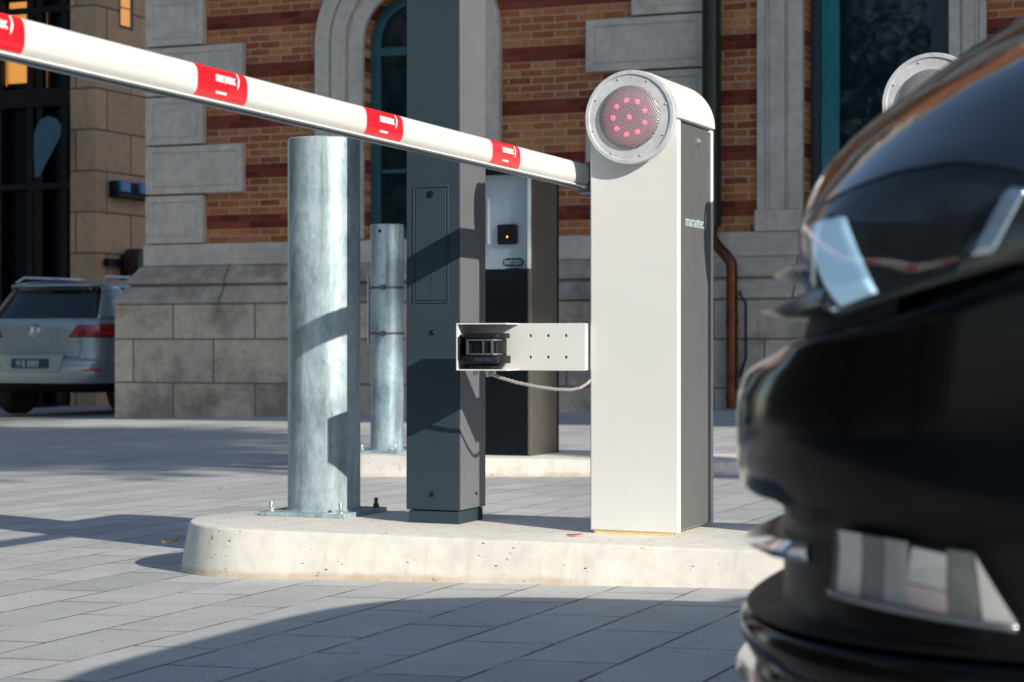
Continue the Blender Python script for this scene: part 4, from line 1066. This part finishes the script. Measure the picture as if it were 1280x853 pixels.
# headlights
for sd in (1, -1):
    bm = nbm(); S1.band(bm, [zlo, lambda q: zlo(q) * .5 + zhi(q) * .5, zhi], q_hl, q_hr, 40, .008, (sd,)); hl = obj('headlight', bm, M['blackmatt'], car, ang=40)
    c = [S1.find(1049, 384), S1.find(1094, 366), S1.find(1053, 272), S1.find(1011, 282)]
    bm = nbm(); S1.quad(bm, c, 6, 8, .0035, sd); o_ = obj('light_bar', bm, M['drl'], hl); solid(o_, .003)
    c = [S1.find(1212, 322), S1.find(1240, 318), S1.find(1284, 236), S1.find(1262, 234)]
    bm = nbm(); S1.quad(bm, c, 6, 8, .004, sd); o_ = obj('reflector', bm, M['reflector'], hl); solid(o_, .003)
    bm = nbm(); S1.band(bm, [zlo, lambda q: zlo(q) * .75 + zhi(q) * .25, lambda q: zlo(q) * .5 + zhi(q) * .5, lambda q: zlo(q) * .25 + zhi(q) * .75, zhi], q_hl, q_hr, 48, [.002, -.001, -.002, -.001, .002], (sd,)); obj('lens', bm, M['lens'], hl, ang=60)
    bm = nbm(); S1.band(bm, [lambda q: zlo(q) - .0055, lambda q: zlo(q) - .002, lambda q: zlo(q)], q_hl + .03, q_hr, 40, [.002, -.003, .002], (sd,)); obj('chrome_line', bm, M['satin_fin'], hl)
    c = [S1.find(1040, 739), S1.find(1274, 784), S1.find(1214, 690), S1.find(1042, 662)]
    bm = nbm(); S1.quad(bm, c, 20, 4, .010, sd); fl = obj('fog_lamp', bm, M['blackmatt'], car, ang=60)
    for quad_, mm in ((((1041, 739), (1070, 746), (1072, 668), (1043, 663)), 'fog_refl_a'), (((1071, 746), (1099, 752), (1100, 673), (1073, 668)), 'fog_refl_c'), (((1100, 752), (1128, 758), (1131, 678), (1101, 673)), 'fog_refl_b'),
                      (((1129, 728), (1180, 739), (1180, 694), (1136, 684)), 'fog_refl_a'), (((1129, 757), (1181, 768), (1180, 741), (1129, 730)), 'fog_refl_d'), (((1182, 768), (1224, 776), (1214, 692), (1181, 687)), 'fog_refl_c'), (((1226, 776), (1270, 782), (1220, 702), (1216, 694)), 'fog_refl_a')):
        bm = nbm(); S1.quad(bm, [S1.find(*p_) for p_ in quad_], 6, 4, .004, sd); obj('lamp_tone_cell', bm, M[mm], fl, ang=60)  # panel tones stand in for the street mirrored in the lamp
    bm = nbm(); S1.quad(bm, c, 20, 6, -.001, sd); obj('lens', bm, M['lens'], fl, ang=60)
    bm = nbm(); cc = [(c[0][0], c[0][1] - .004), (c[1][0], c[1][1] - .004), (c[1][0], c[1][1] + .002), (c[0][0], c[0][1] + .002)]; S1.quad(bm, cc, 14, 1, -.002, sd); solid(obj('fog_lamp_trim', bm, M['satin_fin'], car), .003)
# hood and front wings above the lamps
hz_ = [LV[b] for b in (272, 245, 215, 182, 150, 132, 108, 82, 60, 35)] + [p[0] for p in hood_pts[1:]]
bm = nbm()
base_row = lambda q: max(LV[272], zhi(q)) if q < q_hr else LV[272]
rows_f = [base_row] + [(lambda q, z=z: max(z, base_row(q) + .0002 * (1 + i_))) for i_, z in enumerate(hz_[1:])]
r_ = S1.band(bm, rows_f, 0, 2.0, 110); obj('hood', bm, M['paint'], car, ang=60)
# flanks behind the bumper
bm = nbm(); S1.band(bm, [ZG1 + .22, .0 + ZG1 + .4, LV[420], LV[300], LV[272]], 1.121, 3, 60); S1.band(bm, [ZG1 + .18, ZG1 + .3, LV[420], LV[272]], .0, 1.13, 30, .075)
obj('body', bm, M['paint'], car, ang=60)
# deck, glasshouse, roof
xw = ftab[-1][1]
bm = nbm(); w_ = lerp_tab(wtab, zt_s)
P = lambda x, y, z: bm.verts.new((x, YC - y, z))
def lofted(secs):
    rows = [[P(*p) for p in s_] for s_ in secs]
    for a, b in zip(rows, rows[1:]):
        for k in range(len(a) - 1): bm.faces.new((a[k], a[k + 1], b[k + 1], b[k]))
    return rows
def cross(x, hw, z, crown, n=10): return [(x + .25 * ((i / n * 2 - 1) ** 2), hw * (i / n * 2 - 1), z - crown * ((i / n * 2 - 1) ** 2)) for i in range(n + 1)]
bmr = bm
lofted([cross(xw + .85, w_, zt_s - .0, .02), cross(2.0, w_ + .02, zt_s + .02, .0), cross(3.6, w_, zt_s + .03, .02)])
obj('rear_deck', bm, M['paint'], car, ang=60)
ZR = ZG1 + 1.46
bm = nbm(); lofted([cross(xw + .80, .70, zt_s - .01, .01), cross(1.55, .60, ZR - .07, .02), cross(1.66, .58, ZR - .03, .03)]); obj('windscreen', bm, M['carglass'], car, ang=60)
bm = nbm(); r1 = lofted([cross(1.66, .58, ZR - .03, .03), cross(2.2, .60, ZR, .03), cross(3.0, .58, ZR - .03, .03), cross(3.4, .54, ZR - .09, .03)]); obj('roof', bm, M['paint'], car, ang=60)
bm = nbm()
lofted([cross(3.4, .54, ZR - .09, .03), cross(3.9, .68, zt_s + .02, .01)])
for sd in (1, -1):
    a = [(xw + 1.05, .71 * sd, zt_s - .02), (1.85, .61 * sd, ZR - .07), (2.45, .60 * sd, ZR - .03), (3.25, .58 * sd, ZR - .06), (3.65, .54 * sd, ZR - .12), (4.15, .69 * sd, zt_s + .01), (2.4, .74 * sd, zt_s + .01)]
    vs = [P(*p) for p in a]; bm.faces.new(vs)
obj('side_glass', bm, M['carglass'], car, smooth=False)
for sd in (1, -1):
    bm = nbm(); lathe(bm, [(.01, -.06), (.06, -.05), (.09, 0), (.08, .05), (.01, .06)], (1.25, YC - sd * .93, zt_s + .10), 'x', 20); tube(bm, [(1.27, YC - sd * .86, zt_s + .05), (1.32, YC - sd * .74, zt_s + .01)], .02, 8); obj('door_mirror', bm, M['paint'], car)
    for xw_ in (.42, 3.1):
        bm = nbm(); tube(bm, [(xw_ + .365 * math.cos(a_ * math.pi / 24), YC - sd * .918, gz(xw_) + .345 + .365 * math.sin(a_ * math.pi / 24)) for a_ in range(-3, 28)], .026, 10); obj('wheel_arch', bm, M['blackmatt'], car)
        wheel(car, (xw_, YC - sd * .832, gz(xw_) + .335), 'y', .335, .215, -sd)

# ------------------------------------------------------------------ small litter
bm = nbm(); z = gz(-3.0) + .002
LX, LY = -3.14, 4.97
def leafshape(bm, c, L, W, rot, curl):
    g = []
    for i in range(9):
        u = i / 8; w = W * math.sin(math.pi * min(1, u * .95 + .03)) ** .8
        for s_ in (-1, 0, 1):
            x, y = (u - .5) * L, s_ * w; zz = curl * ((u - .3) ** 2) * 2 + abs(s_) * curl * .5 + .001
            g.append(bm.verts.new((c[0] + x * math.cos(rot) - y * math.sin(rot), c[1] + x * math.sin(rot) + y * math.cos(rot), c[2] + zz)))
    for i in range(8):
        for k in range(2): bm.faces.new((g[i * 3 + k], g[i * 3 + k + 1], g[i * 3 + k + 4], g[i * 3 + k + 3]))
leafshape(bm, (LX, LY, z), .056, .015, .39, .018)
o_ = single('dry_leaf', bm, M['leaf_dry'], 'curled yellow leaf on the paving by the kerb nose', 'leaf'); solid(o_, .0008)
bm = nbm(); leafshape(bm, (-4.39, 7.35, gz(-4.39) + .002), .04, .012, .9, .008)
o_ = single('dry_leaf', bm, M['leaf_dry'], 'small flat dry leaf on the open paving behind the big bollard', 'leaf'); solid(o_, .0008)
bm = nbm(); leafshape(bm, (on_y(718, 4.40), 4.40, .0012), .038, .008, .12, .004)
o_ = single('red_scrap', bm, M['scrap'], 'tiny red scrap on the kerb top before the barrier', 'litter'); solid(o_, .0008)

# ------------------------------------------------------------------ across the plaza, out of the picture: what shades and is mirrored
def off_block(x0, x1, y0, y1, h, label, face):
    t = thing('unseen_block', ((x0 + x1) / 2, (y0 + y1) / 2, gz(x0)), label, 'building')
    bm = nbm(); box(bm, x0, x1, y0, y1, -1.2, h); obj('wall', bm, M['render_wall'], t, smooth=False)
    bm = nbm()
    k = 0
    for fl in range(int(h / 3.4)):
        z0 = 1.2 + fl * 3.4
        if face == '-x':
            for i in range(int((y1 - y0) / 3)): box(bm, x0 - .02, x0 + .1, y0 + .8 + i * 3, y0 + 2.4 + i * 3, z0, z0 + 2.)
        else:
            for i in range(int((x1 - x0) / 3)): box(bm, x0 + .8 + i * 3, x0 + 2.4 + i * 3, y1 - .1, y1 + .02, z0, z0 + 2.)
    w = obj('windows', bm, M['pane_far'], t, smooth=False); w['kind'] = 'stuff'
off_block(22, 34, .5, 8.5, 27, 'tall grey tower block across the plaza at right', '-x')
off_block(22, 34, 8.52, 44, 15.5, 'lower grey wing beside the tower block', '-x')
off_block(12, 18, -44, -10.5, 16, 'added unseen block behind at right, shading ground the car mirrors', '-x')  # added out of view to shade the ground mirrored in the car

M['dark_blocker'] = simple('dark_blocker_wall', (.014, .017, .021), .8, var=.3, nscale=2)
t = thing('horizon_blocker', (-49, -10, gz(-49)), 'added unseen near-black block far left, darkening the car reflections', 'building')  # near-black block added to hide bright horizon from the car's reflections
bm = nbm(); box(bm, -53, -46, -60, 32, -1.5, 24); obj('wall', bm, M['dark_blocker'], t, smooth=False)
bm = nbm(); prism(bm, [(-53.4, 24.001), (-45.6, 24.001), (-49.5, 27.5)], 'y', -60.3, 32.3); obj('roof', bm, M['blackmatt'], t, smooth=False)

def tree(x, y, h, cr, cz, label, nleaf, seed, sq=.8):
    rr = random.Random(seed); zb = gz(x)
    t = thing('plane_tree', (x, y, zb), label, 'tree', 'plane trees around the plaza')
    bm = nbm(); tube(bm, [(x, y, zb - .1), (x + .05, y, zb + h * .3), (x - .05, y + .1, zb + h * .6), (x, y, zb + h * .85)], lambda s: .24 * (1 - .8 * s) + .03, 10)
    tips = []
    for k in range(16):
        a = rr.uniform(0, 6.28); z0 = zb + cz - cr * .7 + rr.uniform(0, cr * .8); L = cr * rr.uniform(.55, .95)
        p0 = Vector((x, y, z0)); p1 = p0 + Vector((math.cos(a) * L, math.sin(a) * L, L * rr.uniform(.1, .7)))
        tube(bm, [p0, p0.lerp(p1, .5) + Vector((0, 0, .15)), p1], lambda s: .07 * (1 - s) + .015, 6); tips.append(p1); tips.append(p0.lerp(p1, .6))
    obj('trunk', bm, M['bark'], t)
    bm = nbm()
    cl = tips + [Vector((x, y, zb + cz)) + Vector((rr.gauss(0, .5), rr.gauss(0, .5), rr.gauss(0, .38))) * cr * .8 for _ in range(34)]
    for i in range(nleaf):
        c = rr.choice(cl); p = c + Vector((rr.gauss(0, 1), rr.gauss(0, 1), rr.gauss(0, .8))) * cr * .17
        n = Vector((rr.gauss(0, 1), rr.gauss(0, 1), rr.gauss(0, 1) + .6)).normalized(); u = n.orthogonal().normalized(); v = n.cross(u); s_ = rr.uniform(.07, .14)
        bm.faces.new([bm.verts.new(p + u * s_ * a + v * s_ * b) for a, b in ((-1, 0), (0, -.6), (1, 0), (0, .6))])
    obj('crown', bm, M['leaves'], t, smooth=False)
tree(11.5, 1.2, 13.5, 2.6, 10.6, 'slender plane tree right of the viewer on the plaza', 19000, 3)
tree(16.5, -1.6, 17.0, 2.6, 14.2, 'tall plane tree farther right behind the viewer', 11000, 4)
for k, (x, y, h, cr, cz) in enumerate(((-11, -9, 12, 4.2, 7.5), (-4, -13, 13, 4.2, 8.0), (-17, -3.5, 12, 4.4, 6.2), (-24, 2.5, 13, 4.8, 6.6), (-17, -15, 14, 5, 8), (-25, -8, 14, 5, 7))):
    tree(x, y, h, cr, cz, ['wide plane tree behind the viewer at left', 'plane tree standing straight behind the viewer', 'added low crowned plane tree left of the viewer', 'added plane tree far left beside the lane', 'stout plane tree deep behind the viewer', 'added tall plane tree behind the low crowned one'][k], 7000, 5 + k)  # left-hand row added out of view to darken the car's reflections

for o in list(bpy.data.objects):
    if '_base' in o: del o['_base']

# ------------------------------------------------------------------ light, sky, camera
EL = R(24.5); TR = Vector((-.889, .458, 0)).normalized()      # horizontal direction the light travels
sun = bpy.data.lights.new('sun', 'SUN'); sun.energy = 4.4; sun.angle = R(.5); sun.color = (1., .93, .82)
so = bpy.data.objects.new('sun', sun); COL.objects.link(so)
d = Vector((TR.x * math.cos(EL), TR.y * math.cos(EL), -math.sin(EL)))
so.rotation_euler = d.to_track_quat('-Z', 'Y').to_euler(); so.location = (10, -6, 12)
w = bpy.data.worlds.new('World'); scene.world = w; w.use_nodes = True
nt = w.node_tree; sky = nt.nodes.new('ShaderNodeTexSky'); sky.sky_type = 'NISHITA'; sky.sun_disc = False
sky.sun_elevation = EL; sky.sun_rotation = math.atan2(-TR.x, -TR.y); sky.ozone_density = 1.0; sky.air_density = 1.0; sky.dust_density = .6
nt.links.new(sky.outputs[0], nt.nodes['Background'].inputs[0]); nt.nodes['Background'].inputs[1].default_value = .125
cam = bpy.data.cameras.new('camera'); co = bpy.data.objects.new('camera', cam); COL.objects.link(co)
cam.sensor_width = 36.; cam.lens = F / 1280 * 36; cam.clip_start = .05; cam.clip_end = 1500
co.location = (0, 0, CAMZ); co.rotation_euler = (R(90), 0, TH)
cam.dof.use_dof = True; cam.dof.focus_distance = 4.95; cam.dof.aperture_fstop = 8.5; cam.dof.aperture_blades = 9
scene.camera = co
scene.view_settings.view_transform = 'Standard'; scene.view_settings.look = 'None'; scene.view_settings.gamma = 1; scene.view_settings.exposure = .46
scene.view_settings.use_curve_mapping = False
scene.render.engine = 'CYCLES'
scene.cycles.use_denoising = True; scene.cycles.max_bounces = 8; scene.cycles.transparent_max_bounces = 12
scene.cycles.sample_clamp_indirect = 6
